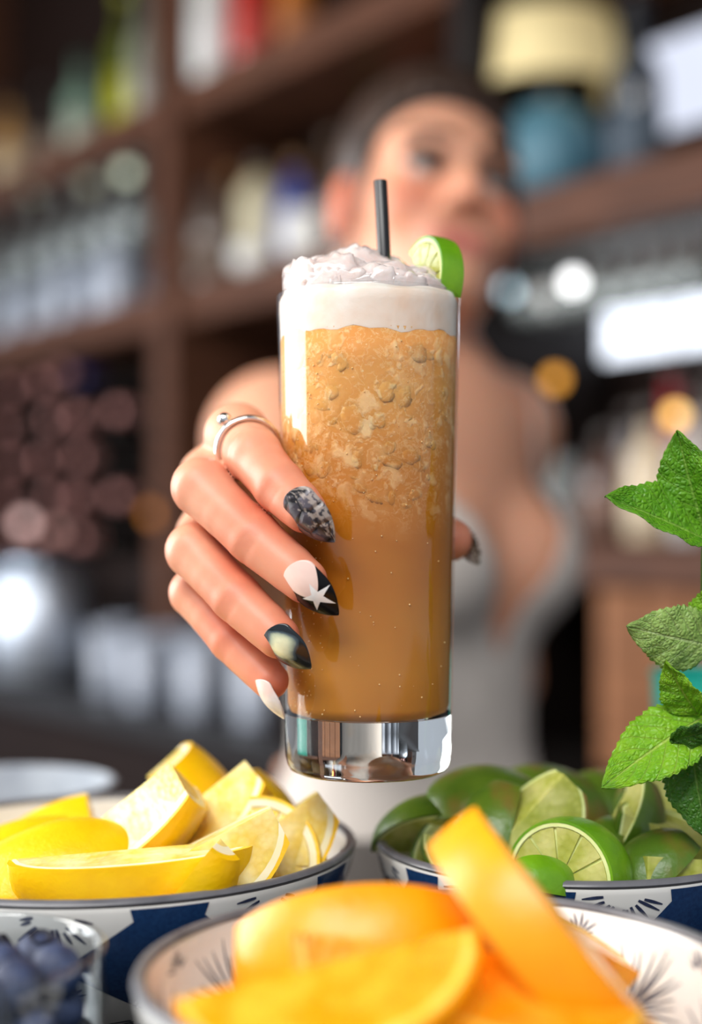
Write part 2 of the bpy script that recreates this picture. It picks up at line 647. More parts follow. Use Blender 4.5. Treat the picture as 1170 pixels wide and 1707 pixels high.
def window(name, px0, px1, py0, py1, off, m_, fr=.02):
    a = onwall(px0, (py0 + py1) / 2, off); b_ = onwall(px1, (py0 + py1) / 2, off)
    sa, sb = (a - WB) @ WD, (b_ - WB) @ WD
    zm = onwall((px0 + px1) / 2, py0, off)[2], onwall((px0 + px1) / 2, py1, off)[2]
    z1_, z0_ = max(zm), min(zm)
    lo, hi = min(sa, sb), max(sa, sb)
    o = struct(name, *wbox(lo - fr, hi + fr, off - .03, off - .01, z0_ - fr, z1_ + fr), M['wood_d'])
    mk('pane', *wbox(lo, hi, off - .01, off, z0_, z1_), m_, o, smooth=False)
    return o


window('window_1', 1082, 1400, 20, 180, -.25, M['daylight2'])
window('window_2', 1005, 1420, 462, 572, -.25, M['daylight'])

# front bar
bar = empty('bar_counter', (0, .45, 0), 'black bar counter holding the fruit bowls', 'counter')
mk('bar_top', *box((0, .37, TAB - .02), (2.4, .94, .04), None, .004), M['bar'], bar, smooth=False)
mk('bar_front', *box((0, .40, (TAB - .04) / 2), (2.3, .7, TAB - .04)), M['wood_d'], bar, smooth=False)

# ------------------------------------------------------------------ background things
def bottle(px, z, h, r, cg, cl=None, cc=None, label='', off=-.12, neck=.35, lab=(.15, .5), rough=.12, kind='bottle',
           nr=None, group='bottles on the back bar'):
    s_ = wall_s(px, off)
    p0 = wp(s_, off, z)
    e = empty('spirit_bottle', p0, label, 'bottle', group)
    nr = nr or r * .36
    hb = h * (1 - neck)
    prof = [(.001, .001), (r * .9, .001), (r, .006), (r, hb * .86), (r * .93, hb * .95), (nr * 1.5, hb + h * .04), (nr, hb + h * .09), (nr, h - .012), (nr * .9, h - .012), (.001, h - .012)]
    mk('bottle_body', *lathe(prof, 24, p0), glass_col(cg), e)
    mk('cap', *lathe([(.001, h - .03), (nr * 1.12, h - .03), (nr * 1.12, h - .002), (nr, h), (.001, h)], 20, p0), glossy_col(cc or (30, 26, 24)), e)
    if cl:
        mk('paper_label', *lathe([(r * .98, hb * lab[0]), (r + .0008, hb * lab[0]), (r + .0008, hb * (lab[0] + lab[1])), (r * .98, hb * (lab[0] + lab[1]))], 24, p0), paper_col(cl), e)
    return e


_mc = {}


def glass_col(c_):
    if ('g', c_) not in _mc:
        _mc[('g', c_)] = pbr('bottle_glass_%02x%02x%02x' % c_, S(*c_), None, 8, .08, coat=.5)
    return _mc[('g', c_)]


def glossy_col(c_):
    if ('c', c_) not in _mc:
        _mc[('c', c_)] = pbr('cap_%02x%02x%02x' % c_, S(*c_), None, 30, .3)
    return _mc[('c', c_)]


def paper_col(c_):
    if ('p', c_) not in _mc:
        _mc[('p', c_)] = pbr('label_paper_%02x%02x%02x' % c_, S(*c_), None, 60, .7)
    return _mc[('p', c_)]


# upper shelf, left bay
bottle(15, SH1, .27, .045, (196, 150, 96), (230, 205, 165), (40, 30, 24), 'amber bottle with a cream label at the far end of the top shelf')
bottle(75, SH1, .25, .038, (60, 52, 48), (150, 130, 112), (30, 26, 24), 'dark bottle with a taupe label beside the amber one on the top shelf')
bottle(135, SH1, .26, .042, (132, 160, 140), (196, 200, 180), (30, 60, 44), 'pale green bottle with a whitish label on the top shelf')
bottle(205, SH1 , .36, .036, (96, 106, 30), (188, 188, 40), (170, 170, 40), 'olive bottle with a yellow-green label by the shelving post')
bottle(238, SH1, .34, .03, (150, 150, 138), (190, 186, 176), (90, 90, 84), 'clear slim bottle pressed against the shelving post, top shelf')
# upper shelf, middle bay
bottle(352, SH1, .25, .04, (222, 222, 216), (240, 240, 236), (220, 220, 220), 'white bottle on the top shelf right after the post', off=-.045, neck=.2)
bottle(418, SH1, .27, .04, (190, 50, 40), (200, 70, 60), (150, 30, 28), 'red bottle on the top shelf next to the white one', off=-.06)
bottle(494, SH1, .27, .04, (190, 110, 40), (180, 110, 60), (60, 30, 20), 'orange-brown bottle on the top shelf next to the red one')
# middle shelf, middle bay
bottle(348, SH2, .2, .034, (120, 108, 100), (120, 100, 86), (50, 40, 36), 'grey-brown squat bottle next to the post on the middle shelf', off=-.045)
bottle(380, SH2, .24, .028, (110, 78, 56), (130, 96, 74), (150, 104, 60), 'slim brown bottle with a copper cap on the middle shelf', off=-.1)
bottle(432, SH2, .25, .043, (206, 192, 156), (224, 214, 180), (70, 60, 50), 'cream bottle with a broad pale label on the middle shelf', lab=(.1, .8), neck=.2, off=-.13)
bottle(492, SH2, .24, .04, (74, 84, 150), (80, 92, 170), (130, 92, 56), 'blue bottle behind the white pot on the middle shelf', off=-.15, neck=.25)
bottle(552, SH2, .27, .034, (92, 70, 54), (120, 96, 72), (80, 60, 44), 'dark brown bottle beside the blue one, behind the woman', off=-.17)
bottle(622, SH2, .32, .034, (62, 100, 30), (104, 150, 56), (90, 140, 50), 'tall green bottle standing over the woman\'s head', off=-.2)
bottle(690, SH2, .325, .045, (170, 66, 24), (206, 92, 44), (190, 80, 40), 'tall orange bottle standing over the woman\'s head', off=-.2, neck=.12)
# white pots on the middle shelf
for px_, lb in ((512, 'white porcelain pot on the middle shelf in front of the blue bottle'), (425, 'low ivory dish in front of the cream bottle')):
    p0 = wp(wall_s(px_, -.055), -.055, SH2)
    hh = .085 if px_ == 512 else .05
    mk('porcelain_pot', *lathe([(.001, .001), (.03, .001), (.046, .02), (.048, hh), (.044, hh), (.04, .02), (.001, .012)], 28, p0), M['ceramic'], org=p0)
    tag(bpy.data.objects[-1] if False else COL.objects[-1], lb, 'pot')


def wineglass_prof(h, r, st=.45):
    return [(.001, 0), (r * .85, .002), (r * .8, .004), (.006, .01), (.004, .02), (.004, h * st), (r * .5, h * (st + .06)), (r * .95, h * (st + .22)), (r, h * (st + .35)), (r * .82, h - .001),
            (r * .78, h - .001), (r * .95, h * (st + .35)), (r * .88, h * (st + .22)), (r * .3, h * (st + .08)), (.001, h * (st + .06))]


def copy_thing(root, loc, rz=0.0, flip=False, label=None, group=None):
    r_ = root.copy(); COL.objects.link(r_)
    r_.location = loc
    r_.rotation_euler = (math.pi if flip else 0, 0, rz)
    if label: r_['label'] = label
    if group: r_['group'] = group
    for ch in root.children:
        c_ = ch.copy(); COL.objects.link(c_); c_.parent = r_
        for g_ in ch.children:
            d_ = g_.copy(); COL.objects.link(d_); d_.parent = c_
    return r_


# hanging stemware under the middle and top shelf boards, left bay
def hung(px_list, ztop, off, label, group, h=.19, r=.036):
    first = None
    for px_ in px_list:
        p0 = wp(wall_s(px_, off), off, ztop)
        if first is None:
            V, Fc = lathe([(a, -b_) for a, b_ in wineglass_prof(h, r)], 20)
            first = mk('wine_glass', V, [f[::-1] for f in Fc], M['glass_bg'], org=p0, local=True)
            tag(first, label, 'glass', group)
        else:
            copy_thing(first, p0)


hung([-30, 18, 62, 104, 146, 186, 226], SH1 - .072, -.07, 'upturned wine glass hanging under the top shelf board', 'stemware hanging under the top shelf')
hung([-5, 40, 84, 126, 168, 208], SH1 - .072, -.2, 'upturned wine glass hanging deep under the top shelf, in the second row', 'second row of stemware under the top shelf')
hung([845, 890, 935, 980, 1025, 1070, 1115, 1160], SH2 - .077, -.08, 'short upturned glass hanging under the shelf beside the woman', 'stemware hanging under the middle shelf', .095, .034)


def tumblers(pts, z, label, group, h=.11, r=.035, m_=None):
    first = None
    for px_, off in pts:
        p0 = wp(wall_s(px_, off), off, z)
        if first is None:
            first = mk('tumbler', *lathe([(.001, .001), (r * .8, .001), (r * .85, .004), (r, h), (r * .95, h), (r * .8, .012), (.001, .01)], 20), m_ or M['glass_bg'], org=p0, local=True)
            tag(first, label, 'glass', group)
        else:
            copy_thing(first, p0)


M['frosted'] = pbr('frosted_glass', S(184, 190, 202), S(160, 168, 182), 20, .25, coat=.3)
tumblers([(14, -.07), (66, -.10), (112, -.06), (168, -.11), (196, -.06), (238, -.15)], SH2, 'frosted tumbler in the front row under the hanging stemware', 'frosted tumblers on the middle shelf', .14, .042, M['frosted'])
tumblers([(0, -.2), (45, -.2), (90, -.2), (135, -.2), (178, -.2), (220, -.2)], SH2, 'tall clear tumbler in the back row under the hanging stemware', 'clear tumblers on the middle shelf', .17, .038)
tumblers([(880, -.06), (934, -.06)], SH3, 'clear tumbler on the low shelf beside the woman', 'tumblers on the low shelf', .12, .035)
tumblers([(182, .1), (238, .15), (275, .07), (330, .13), (366, .05), (425, .12), (205, .0), (300, .0), (395, -.05)], .93, 'frosted tumbler lined up on the back counter', 'tumblers on the back counter', .13, .038, M['frosted'])

# wine bottles lying in the rack, foil ends out
wr = empty('wine_rack', wp(wall_s(60), -.14, SH3 - .05), 'dark wooden wine rack with lying bottles under the middle shelf', 'rack')
sa, sb = wall_s(-60), wall_s(245)
mk('side_panel', *wbox(sa - .02, sa, -.27, -.02, SH3 - .049, SH2 - .08), M['wood_d'], wr, smooth=False)
mk('side_panel', *wbox(sb, sb + .02, -.27, -.02, SH3 - .049, SH2 - .08), M['wood_d'], wr, smooth=False)
mk('back_board', *wbox(min(sa, sb), max(sa, sb), -.275, -.268, SH3 - .049, SH2 - .08), M['wood_d'], wr, smooth=False)
M['foil'] = pbr('pink_foil', S(236, 176, 166), S(216, 146, 138), 40, .3, .3)
M['foil_b'] = pbr('violet_foil', S(74, 66, 130), S(60, 54, 110), 40, .3, .4)
M['wineglass_dark'] = pbr('dark_bottle_glass', S(30, 26, 24), None, 20, .12)
firstw = None
kk = 0
for row, zr in enumerate((1.605, 1.512, 1.419, 1.326, 1.233)):
    zb = zr - .0425
    mk('rack_shelf', *wbox(sa, sb, -.265, -.06, zb, zb + .004), M['wood_d'], wr, smooth=False)
    for px_ in (12 - 10 * (row % 2), 66 + 14 * (row % 2), 128 - 4 * (row % 2), 190):
        if px_ == 190 and row not in (1, 3): continue
        p0 = onwall(px_, 800, -.03); p0[2] = zr
        viol = (row == 0 and px_ == 128)
        lab_ = 'lying wine bottle with a violet foil end in the rack' if viol else 'lying wine bottle with a pink foil end in the rack'
        e = empty('wine_bottle', p0, lab_, 'bottle', 'wine bottles lying in the rack')
        def along(prof):
            V, Fc = lathe(prof, 18)
            return V @ np.array([WD, UP, WN]) + p0, Fc
        V, Fc = along([(.001, -.235), (.037, -.235), (.038, -.225), (.038, -.1), (.03, -.085), (.015, -.06), (.015, -.04)])
        mk('bottle_body', V, Fc, M['wineglass_dark'], e)
        V, Fc = along([(.0152, -.05), (.0162, -.045), (.0175, -.006), (.0165, 0), (.001, .001)])
        mk('foil_capsule', V, Fc, M['foil_b'] if viol else M['foil'], e)

# polished urn and shakers on the back counter, far left
p0 = np.array([onwall(62, 1200, .112)[0], onwall(62, 1200, .112)[1], .93])
u = empty('steel_urn', p0, 'large polished steel urn on the back counter below the wine rack', 'urn')
mk('body', *lathe([(.001, .001), (.08, .001), (.1, .02), (.108, .12), (.1, .2), (.078, .235), (.001, .24)], 40, p0), M['satin_steel'], u)
mk('lid', *lathe([(.078, .235), (.082, .24), (.06, .262), (.001, .27)], 32, p0), M['steel'], u)
mk('knob', *sphere(p0 + [0, 0, .283], .016, 14, 9), M['wood_k'], u)
mk('foot_ring', *lathe([(.066, 0), (.09, 0), (.086, .012), (.066, .012)], 32, p0), M['wood_k'], u)

# right side: lamp shade, teal canister and bottles
p0 = wp(wall_s(915, -.13), -.13, SH2)
M['shade'] = pbr('cream_shade', S(226, 210, 160), S(214, 196, 146), 12, .8, emit=S(240, 214, 150), estr=.28)
e = empty('table_lamp', p0, 'teal-based lamp with a cream shade on the shelf beside the woman', 'lamp')
M['tealbg'] = pbr('teal_ceramic', S(92, 140, 158), S(70, 112, 130), 8, .4)
mk('base', *lathe([(.001, .001), (.06, .001), (.085, .04), (.088, .10), (.06, .15), (.02, .17), (.001, .17)], 28, p0), M['tealbg'], e)
mk('neck', *lathe([(.001, .16), (.012, .16), (.012, .2), (.001, .2)], 12, p0), M['steel'], e)
mk('lamp_shade', *lathe([(.115, .185), (.10, .29), (.098, .29), (.113, .185)], 36, p0), M['shade'], e)
bottle(1062, SH2, .3, .04, (58, 64, 72), (80, 92, 104), (30, 30, 34), 'slate bottle between the lamp and the bright window', off=-.16)

low = [(1010, .16, .036, (90, 64, 54), (124, 96, 84), 'small brown bottle with a beige label on the low shelf'),
       (1050, .2, .033, (150, 146, 146), (200, 198, 196), 'clear bottle with a grey label on the low shelf'),
       (1085, .19, .036, (210, 190, 160), (232, 214, 184), 'ivory bottle on the low shelf behind the mint tip'),
       (1122, .26, .036, (150, 30, 40), (170, 40, 50), 'crimson bottle on the low shelf behind the mint'),
       (1160, .2, .035, (196, 192, 190), (226, 224, 220), 'white bottle on the low shelf next to the crimson one'),
       (1200, .24, .036, (120, 112, 110), (180, 176, 172), 'grey bottle at the window end of the low shelf')]
for k_, (px_, h_, r_, g_, l_, lb) in enumerate(low):
    bottle(px_, SH3, h_, r_, g_, l_, (60, 50, 44), lb, off=(-.07, -.185)[k_ % 2])
for px_, h_, r_, g_, l_, lb in [(905, .17, .034, (170, 160, 150), (206, 200, 192), 'pale bottle on the low shelf close to the woman\'s shoulder'),
                                (955, .2, .034, (110, 92, 84), (160, 146, 134), 'taupe bottle on the low shelf close to the woman\'s shoulder')]:
    bottle(px_, SH3, h_, r_, g_, l_, (60, 50, 44), lb, off=-.2)

# added glowing bulbs that stand in for blurred light discs and glints
def bulb(px, py, off, c_, st, r, label, ztop):
    p_ = onwall(px, py, off)
    e = empty('disc_standin_bulb', [p_[0], p_[1], p_[2] + r], label, 'lamp', 'stand-in bulbs for light discs on the back bar')
    em = emitter('disc_glow_%d_%d' % (px, py), c_, st)
    mk('bulb', *sphere(p_, r, 14, 10), em, e)
    mk('socket', *lathe([(.001, r * .8), (r * .5, r * .8), (r * .5, r * 1.7), (.001, r * 1.7)], 12, p_), M['wood_k'], e)
    mk('cord', *tube([p_ + [0, 0, r * 1.6], [p_[0], p_[1], ztop]], .0015, 6), M['wood_k'], e)


bulb(955, 470, -.02, S(255, 255, 255), 5.0, .012, 'white bulb standing in for a light disc nearest the bright window', SH2 - .075)
bulb(848, 484, -.02, S(205, 232, 244), 2.6, .012, 'bluish white glowing bulb on a cord beside the woman\'s neck', SH2 - .075)
bulb(905, 490, -.05, S(230, 226, 222), 1.1, .012, 'faint white bulb standing in for a light disc between the two brighter bulbs', SH2 - .075)
bulb(925, 632, -.02, S(255, 176, 70), 2.2, .012, 'amber bulb standing in for a light disc below the white bulbs', SH2 - .075)
bulb(1126, 692, -.02, S(255, 200, 110), 4.0, .011, 'amber bulb standing in for a light disc above the mint tip', SH2 - .075)
bulb(255, 856, -.0, S(224, 140, 60), 1.6, .016, 'amber bulb standing in for a light disc by the post below the wine rack', SH2 - .075)
bulb(40, 872, -.0, S(246, 206, 200), 2.6, .017, 'pinkish bulb standing in for a foil glint below the lying wine bottles', SH2 - .075)
bulb(92, 884, -.0, S(232, 180, 170), 1.0, .015, 'faint pink bulb standing in for a foil glint beside the pinkish one below the wine rack', SH2 - .075)
bulb(52, 316, -.02, S(196, 206, 176), .9, .016, 'faint greenish bulb standing in for a light disc under the top shelf board among the stemware', SH1 - .07)
bulb(148, 306, -.02, S(206, 206, 180), .7, .016, 'faint yellowish bulb standing in for a light disc under the top shelf board among the stemware', SH1 - .07)
bulb(105, 620, .0, S(190, 136, 132), .7, .016, 'dim rosy bulb standing in for a glint in front of the wine rack', SH2 - .075)
bulb(210, 287, -.02, S(214, 222, 196), 1.9, .016, 'pale green bulb standing in for a glint under the top shelf board by the post', SH1 - .07)

# ------------------------------------------------------------------ the cocktail
GX, GY = (614 - 585) / F * .52, .52
GB = CAMZ - .0850               # underside of the glass
GT = CAMZ + .0842               # rim
GH = GT - GB
RB, RT = .0291, .0326
GC = np.array([GX, GY, GB])
BASE_H = .0205


def gr(z):                       # outer radius at height z above the underside
    return RB + (RT - RB) * z / GH


t = NT('thick_glass_base')
nz = t.noise(60, 2)
g = t.n('BsdfGlass', {'Color': t.mix(nz, (.97, .99, .98, 1), (.99, 1, .99, 1)), 'Roughness': 0.0, 'IOR': 1.48})
M['glass_base'] = t.done(g.outputs[0])
outer = [(.0005, .0022), (.012, .0018), (RB - .006, .0006), (RB - .0035, .0002), (RB - .0015, .0012), (RB - .0005, .003), (gr(.006), .006), (gr(.012), .012), (gr(BASE_H + .0005), BASE_H + .0005)]
no = len(outer)
outer += [(gr(z), z) for z in np.linspace(BASE_H + .006, GH - .001, 14)]
outer += [(RT - .0003, GH - .0003), (RT - .0007, GH), (RT - .0011, GH - .0003)]
wallt = .0014
inner = [(gr(z) - wallt, z) for z in np.linspace(GH - .0012, BASE_H + .004, 14)]
inner += [(gr(BASE_H) - wallt - .001, BASE_H + .0015), (gr(BASE_H) - .006, BASE_H + .0003), (.012, BASE_H - .0003), (.0005, BASE_H - .0004)]
V, Fc = lathe(outer + inner, 96, GC)
mi = [0 if (i // 96) < no - 1 else (1 if (i // 96) < len(outer) + 1 else 2) for i in range(len(Fc))]
glass = mk('highball_glass', V, Fc, [M['glass_base'], M['glass_wall'], M['glass_inner']], org=GC, midx=mi)
tag(glass, 'tall clear highball glass with a thick base held in the hand', 'glass')

# drink: cloudy amber liquid, foam, crushed ice
FOAM_Z = (P(614, 541, .488)[2]) - GB
t = NT('cloudy_amber_drink')
co = t.coord()
sx = t.n('SeparateXYZ', {0: co})
zn = t.math('DIVIDE', sx.outputs[2], GH)
zw = t.math('ADD', zn, t.math('MULTIPLY', t.math('SUBTRACT', t.noise(45, 3), .5), .22))
basec = t.ramp(zw, [(.12, S(184, 122, 40)), (.34, S(172, 102, 20)), (.52, S(196, 122, 38)), (.68, S(222, 156, 78)), (.86, S(222, 138, 62))])
wob = t.n('TexNoise', {'Vector': co, 'Scale': 150.0, 'Detail': 3.0}).outputs[1]
wob = t.n('VectorMath', {0: wob, 1: (.5, .5, .5)}, operation='SUBTRACT').outputs[0]
wob = t.n('VectorMath', {0: wob, 3: .016}, operation='SCALE').outputs[0]
cw = t.n('VectorMath', {0: co, 1: wob}, operation='ADD').outputs[0]
topm = t.n('MapRange', {0: zw, 1: .36, 2: .58}).outputs[0]
v1 = t.n('TexVoronoi', {'Vector': cw, 'Scale': 120.0}, feature='F1')
v2 = t.n('TexVoronoi', {'Vector': cw, 'Scale': 260.0}, feature='F1')
fl1 = t.n('MapRange', {0: v1.outputs['Distance'], 1: .56, 2: .26}).outputs[0]
fl2 = t.n('MapRange', {0: v2.outputs['Distance'], 1: .52, 2: .22}).outputs[0]
hue1 = t.n('SeparateColor', {0: v1.outputs['Color']}).outputs[0]
hue2 = t.n('SeparateColor', {0: v2.outputs['Color']}).outputs[1]
fl1 = t.math('MULTIPLY', fl1, t.n('MapRange', {0: hue1, 1: .25, 2: .9}).outputs[0])
fl2 = t.math('MULTIPLY', fl2, t.n('MapRange', {0: hue2, 1: .45, 2: 1.0}).outputs[0])
ice = t.math('MAXIMUM', t.math('MULTIPLY', fl1, .8), t.math('MULTIPLY', fl2, .75))
c2 = t.mix(t.math('MULTIPLY', ice, topm), basec, S(240, 198, 142))
rim_ = t.n('MapRange', {0: t.math('ABSOLUTE', t.math('SUBTRACT', t.noise(190, 4, cw), .5)), 1: .035, 2: 0.0}).outputs[0]
c2 = t.mix(t.math('MULTIPLY', t.math('MULTIPLY', rim_, topm), .35), c2, S(242, 206, 154))
fine = t.n('MapRange', {0: t.noise(700, 3), 1: .66, 2: .74}).outputs[0]
c3 = t.mix(t.math('MULTIPLY', t.math('MULTIPLY', fine, topm), .5), c2, S(248, 220, 176))
p = t.n('BsdfPrincipled', {'Base Color': c3, 'Roughness': .5, 'Specular IOR Level': .08, 'Subsurface Weight': .35, 'Subsurface Radius': (1, .55, .15), 'Subsurface Scale': .006})
b = t.n('Bump', {'Height': t.math('MULTIPLY', t.math('ADD', ice, t.noise(260, 4)), topm), 'Strength': .35, 'Distance': .001})
t.t.links.new(b.outputs[0], p.inputs['Normal'])
M['drink'] = t.done(p.outputs[0])
M['foam'] = pbr('pale_foam', S(246, 236, 226), S(238, 204, 178), 55, .6, sss=.4, sssr=(1, .8, .7), ssss=.004, bump=.25, bscale=500, bdist=.0006)
t = NT('pinkish_ice')
p = t.n('BsdfPrincipled', {'Base Color': t.mix(t.noise(160, 3), S(250, 236, 230), S(246, 212, 202)), 'Roughness': .2, 'Subsurface Weight': .6, 'Subsurface Radius': (1, .8, .7),
                           'Subsurface Scale': .006, 'Transmission Weight': .15, 'Coat Weight': .5})
t.t.links.new(t.n('Bump', {'Height': t.noise(330, 3), 'Strength': .6, 'Distance': .0008}).outputs[0], p.inputs['Normal'])
M['ice'] = t.done(p.outputs[0])
M['ice_in'] = pbr('ice_in_drink', S(240, 196, 134), S(230, 172, 98), 320, .25, sss=.4, sssr=(1, .7, .4), ssss=.003)

ck = empty('cocktail', GC + [0, 0, BASE_H], 'cloudy amber cocktail with white foam and crushed ice in the glass', 'drink')
ORG_save = ORG[ck.name]


def ri(z):
    return gr(z) - wallt + .0004


prof = [(.0005, BASE_H - .0009), (.012, BASE_H - .0008), (gr(BASE_H) - .0058, BASE_H - .0002), (gr(BASE_H) - wallt - .0006, BASE_H + .0012)]
prof += [(ri(z), z) for z in np.linspace(BASE_H + .004, FOAM_Z, 12)] + [(.0005, FOAM_Z)]
liq = mk('liquid', *lathe(prof, 80, GC), M['drink'], ck)
# foam collar inside the rim, mounded top
n_a, rings = 72, 14
V = []; Fc = []
def foam_top(a, q):
    x_, y_ = q * math.cos(a), q * math.sin(a)
    bump_ = .0016 * math.sin(5 * x_ * 60 + 1.3) * math.cos(4 * y_ * 60 + .4) + .0012 * math.sin(130 * (x_ / 1 + y_ * .8) * .9)
    return GH - .0015 + .0055 * (1 - (q / RT) ** 2) + bump_ * (1 - (q / RT) ** 4) * 1.2
def foam_low(a):
    return FOAM_Z - .0008 + .0004 * math.sin(a * 3 + 2.2) + .0006 * math.sin(a * 7 + .6) + .0005 * math.sin(a * 17)
pr = []
for j in range(n_a):
    a = 2 * math.pi * j / n_a
    zl = foam_low(a)
    col_ = [(ri(zl) + .00004, zl), (ri(zl) + .00006, zl + .004), (ri(GH - .006) + .0002, GH - .006), (ri(GH - .003) + .0001, GH - .003)]
    for q in np.linspace(.97, .02, rings):
        rr = ri(GH) * q
        col_.append((rr, foam_top(a, rr)))
    pr.append(col_)
m_ = len(pr[0])
for j in range(n_a):
    a = 2 * math.pi * j / n_a
    for r_, z_ in pr[j]:
        V.append([r_ * math.cos(a), r_ * math.sin(a), z_])
for j in range(n_a):
    k = (j + 1) % n_a
    for i in range(m_ - 1):
        Fc.append([j * m_ + i, k * m_ + i, k * m_ + i + 1, j * m_ + i + 1])
mk('foam', np.array(V) + GC, Fc, M['foam'], ck)
# crushed ice mounded over the rim
spots = []
for (px_, py_, d_, r_) in [(497, 470, .525, .0062), (520, 462, .505, .0058), (482, 476, .512, .0045), (545, 474, .497, .005), (570, 458, .505, .0068), (598, 450, .515, .0072),
                           (612, 466, .50, .0062), (580, 470, .494, .0045), (650, 464, .505, .0055), (672, 466, .51, .0058), (690, 464, .52, .0062), (705, 472, .505, .0052),
                           (632, 470, .495, .0045), (725, 480, .52, .0045), (545, 460, .53, .006), (640, 455, .53, .006), (675, 474, .496, .004), (600, 474, .492, .0035)]:
    pc_ = P(px_, py_ + 6, d_)
    V, Fc = sphere((0, 0, 0), r_ * 1.34, 26, 18, .42, (1.0 + .35 * RNG.rand(), 1.1, .72 + .2 * RNG.rand()))
    k1, k2 = RNG.randn(3, 3) * 900, RNG.rand(3) * 6
    V = V * (1 + .06 * sum(np.sin(V @ k1[q_] + k2[q_]) for q_ in range(3)))[:, None] + pc_
    rr_g = np.hypot(V[:, 0] - GX, V[:, 1] - GY); lim_ = np.minimum(1, (RT - .0022) / rr_g)
    V[:, 0] = GX + (V[:, 0] - GX) * lim_; V[:, 1] = GY + (V[:, 1] - GY) * lim_
    mk('ice_chip', V, Fc, M['ice'], ck)
# ice chips lying against the wall inside the liquid
for i in range(64):
    a = -math.pi / 2 + RNG.uniform(-1.35, 1.35)
    z_ = RNG.uniform(.092, FOAM_Z - .006)
    r_ = RNG.uniform(.0010, .0042)
    rr = ri(z_)
    V, Fc = sphere((0, 0, 0), r_, 14, 9, .75, (1, .5, .7 + .6 * RNG.rand()))
    ca, sa = math.cos(a), math.sin(a)
    tang = np.array([-sa, ca, 0]); rad = np.array([ca, sa, 0])
    tl = RNG.uniform(-.8, .8)
    ax = np.array([tang * math.cos(tl) + UP * math.sin(tl), rad, -tang * math.sin(tl) + UP * math.cos(tl)])
    ctr_ = rad * (rr - r_ * .5 * .88) + [0, 0, z_]
    V = V @ ax + ctr_
    # flatten against the glass wall
    rad2 = np.sqrt(V[:, 0] ** 2 + V[:, 1] ** 2)
    lim = rr + .00010
    sc_ = np.minimum(1, lim / rad2)
    V[:, 0] *= sc_; V[:, 1] *= sc_
    mk('ice_chip', V + GC, Fc, M['drink'], ck)
# tiny bubbles clinging to the wall
mb = MB()
for i in range(260):
    a = -math.pi / 2 + (RNG.uniform(-1.35, -.55) if i < 170 else RNG.uniform(-1.2, 1.2))
    z_ = RNG.uniform(BASE_H + .002, FOAM_Z - .004)
    rr = ri(z_) + .0002
    mb.add(*sphere(GC + [rr * math.cos(a), rr * math.sin(a), z_], RNG.uniform(.00012, .00034), 6, 4))
o = mk('bubbles', *mb.get(), M['ice_in'], ck)
o['kind'] = 'stuff'
o['label'] = 'tiny bubbles clinging to the glass wall'

# straw
st0, st1 = P(641.5, 450, .522), P(634, 301, .522)
dirs = nrm(st1 - st0)
so = empty('drinking_straw', st0 - dirs * .03, 'short black plastic straw standing in the foam', 'straw')
ax_u = nrm(np.cross(dirs, [0, 1, 0])); ax_v = np.cross(dirs, ax_u)
L_ = np.linalg.norm(st1 - st0) + .03
V, Fc = lathe([(.00235, 0), (.00235, L_ - .0002), (.0022, L_), (.00195, L_), (.0018, L_ - .0003), (.0018, 0), (.00235, 0)], 28)
mk('tube', V @ np.array([ax_u, ax_v, dirs]) + (st0 - dirs * .03), Fc, M['straw'], so)

# ------------------------------------------------------------------ citrus
def shell(x0, x1, a0, c0, a1, c1, A0, A1, nx=14, nt=14, pw=2.0, tip=0.0):
    """solid between an inner and an outer ellipsoid, cut to a sector (about local x) and a length range"""
    lim = c1 * .995
    X0, X1 = max(x0, -lim), min(x1, lim)
    uu = np.linspace(0, 1, nx)
    lo_, hi_ = math.asin(max(-1, X0 / c1)), math.asin(min(1, X1 / c1))
    xs = c1 * np.sin(lo_ + (hi_ - lo_) * uu)
    th = np.linspace(A0, A1, nt)
    ro = a1 * np.sqrt(np.maximum(1 - np.abs(xs / c1) ** pw, 0)) + 1e-5
    if tip:
        ro = ro + tip * a1 * np.exp(-((np.abs(xs) - c1) / (c1 * .12)) ** 2) * .5
    if a0 > 0:
        rin = a0 * np.sqrt(np.maximum(1 - np.abs(xs / c0) ** pw, 0))
    else:
        rin = np.zeros(nx)
    rin = np.minimum(np.maximum(rin, 1e-5), ro)
    def g(rr):
        return np.stack([np.repeat(xs[:, None], nt, 1), rr[:, None] * np.cos(th)[None], rr[:, None] * np.sin(th)[None]], 2).reshape(-1, 3)
    V = np.concatenate([g(ro), g(rin)])
    N = nx * nt
    Fc = []
    for i in range(nx - 1):
        for j in range(nt - 1):
            a, b_, c_, d_ = i * nt + j, i * nt + j + 1, (i + 1) * nt + j + 1, (i + 1) * nt + j
            Fc.append([a, b_, c_, d_]); Fc.append([N + d_, N + c_, N + b_, N + a])
        a, d_ = i * nt, (i + 1) * nt
        Fc.append([a, d_, N + d_, N + a])
        a, d_ = i * nt + nt - 1, (i + 1) * nt + nt - 1
        Fc.append([d_, a, N + a, N + d_])
    for j in range(nt - 1):
        a, b_ = j, j + 1
        Fc.append([b_, a, N + a, N + b_])
        a, b_ = (nx - 1) * nt + j, (nx - 1) * nt + j + 1
        Fc.append([a, b_, N + b_, N + a])
    return V, Fc


def flatshade(V, Fc):
    """split vertices so that cut edges stay crisp"""
    V2, F2 = [], []
    for f in Fc:
        F2.append(list(range(len(V2), len(V2) + len(f))))
        V2 += [V[i] for i in f]
    return np.array(V2), F2


KIND = {'lemon': dict(a=.0275, c=.042, tp=.0012, tw=.0038, pw=2.3, tip=.25), 'lime': dict(a=.0215, c=.026, tp=.0009, tw=.0022, pw=2.1, tip=.1),
        'orange': dict(a=.036, c=.037, tp=.0016, tw=.0045, pw=2.0, tip=0)}


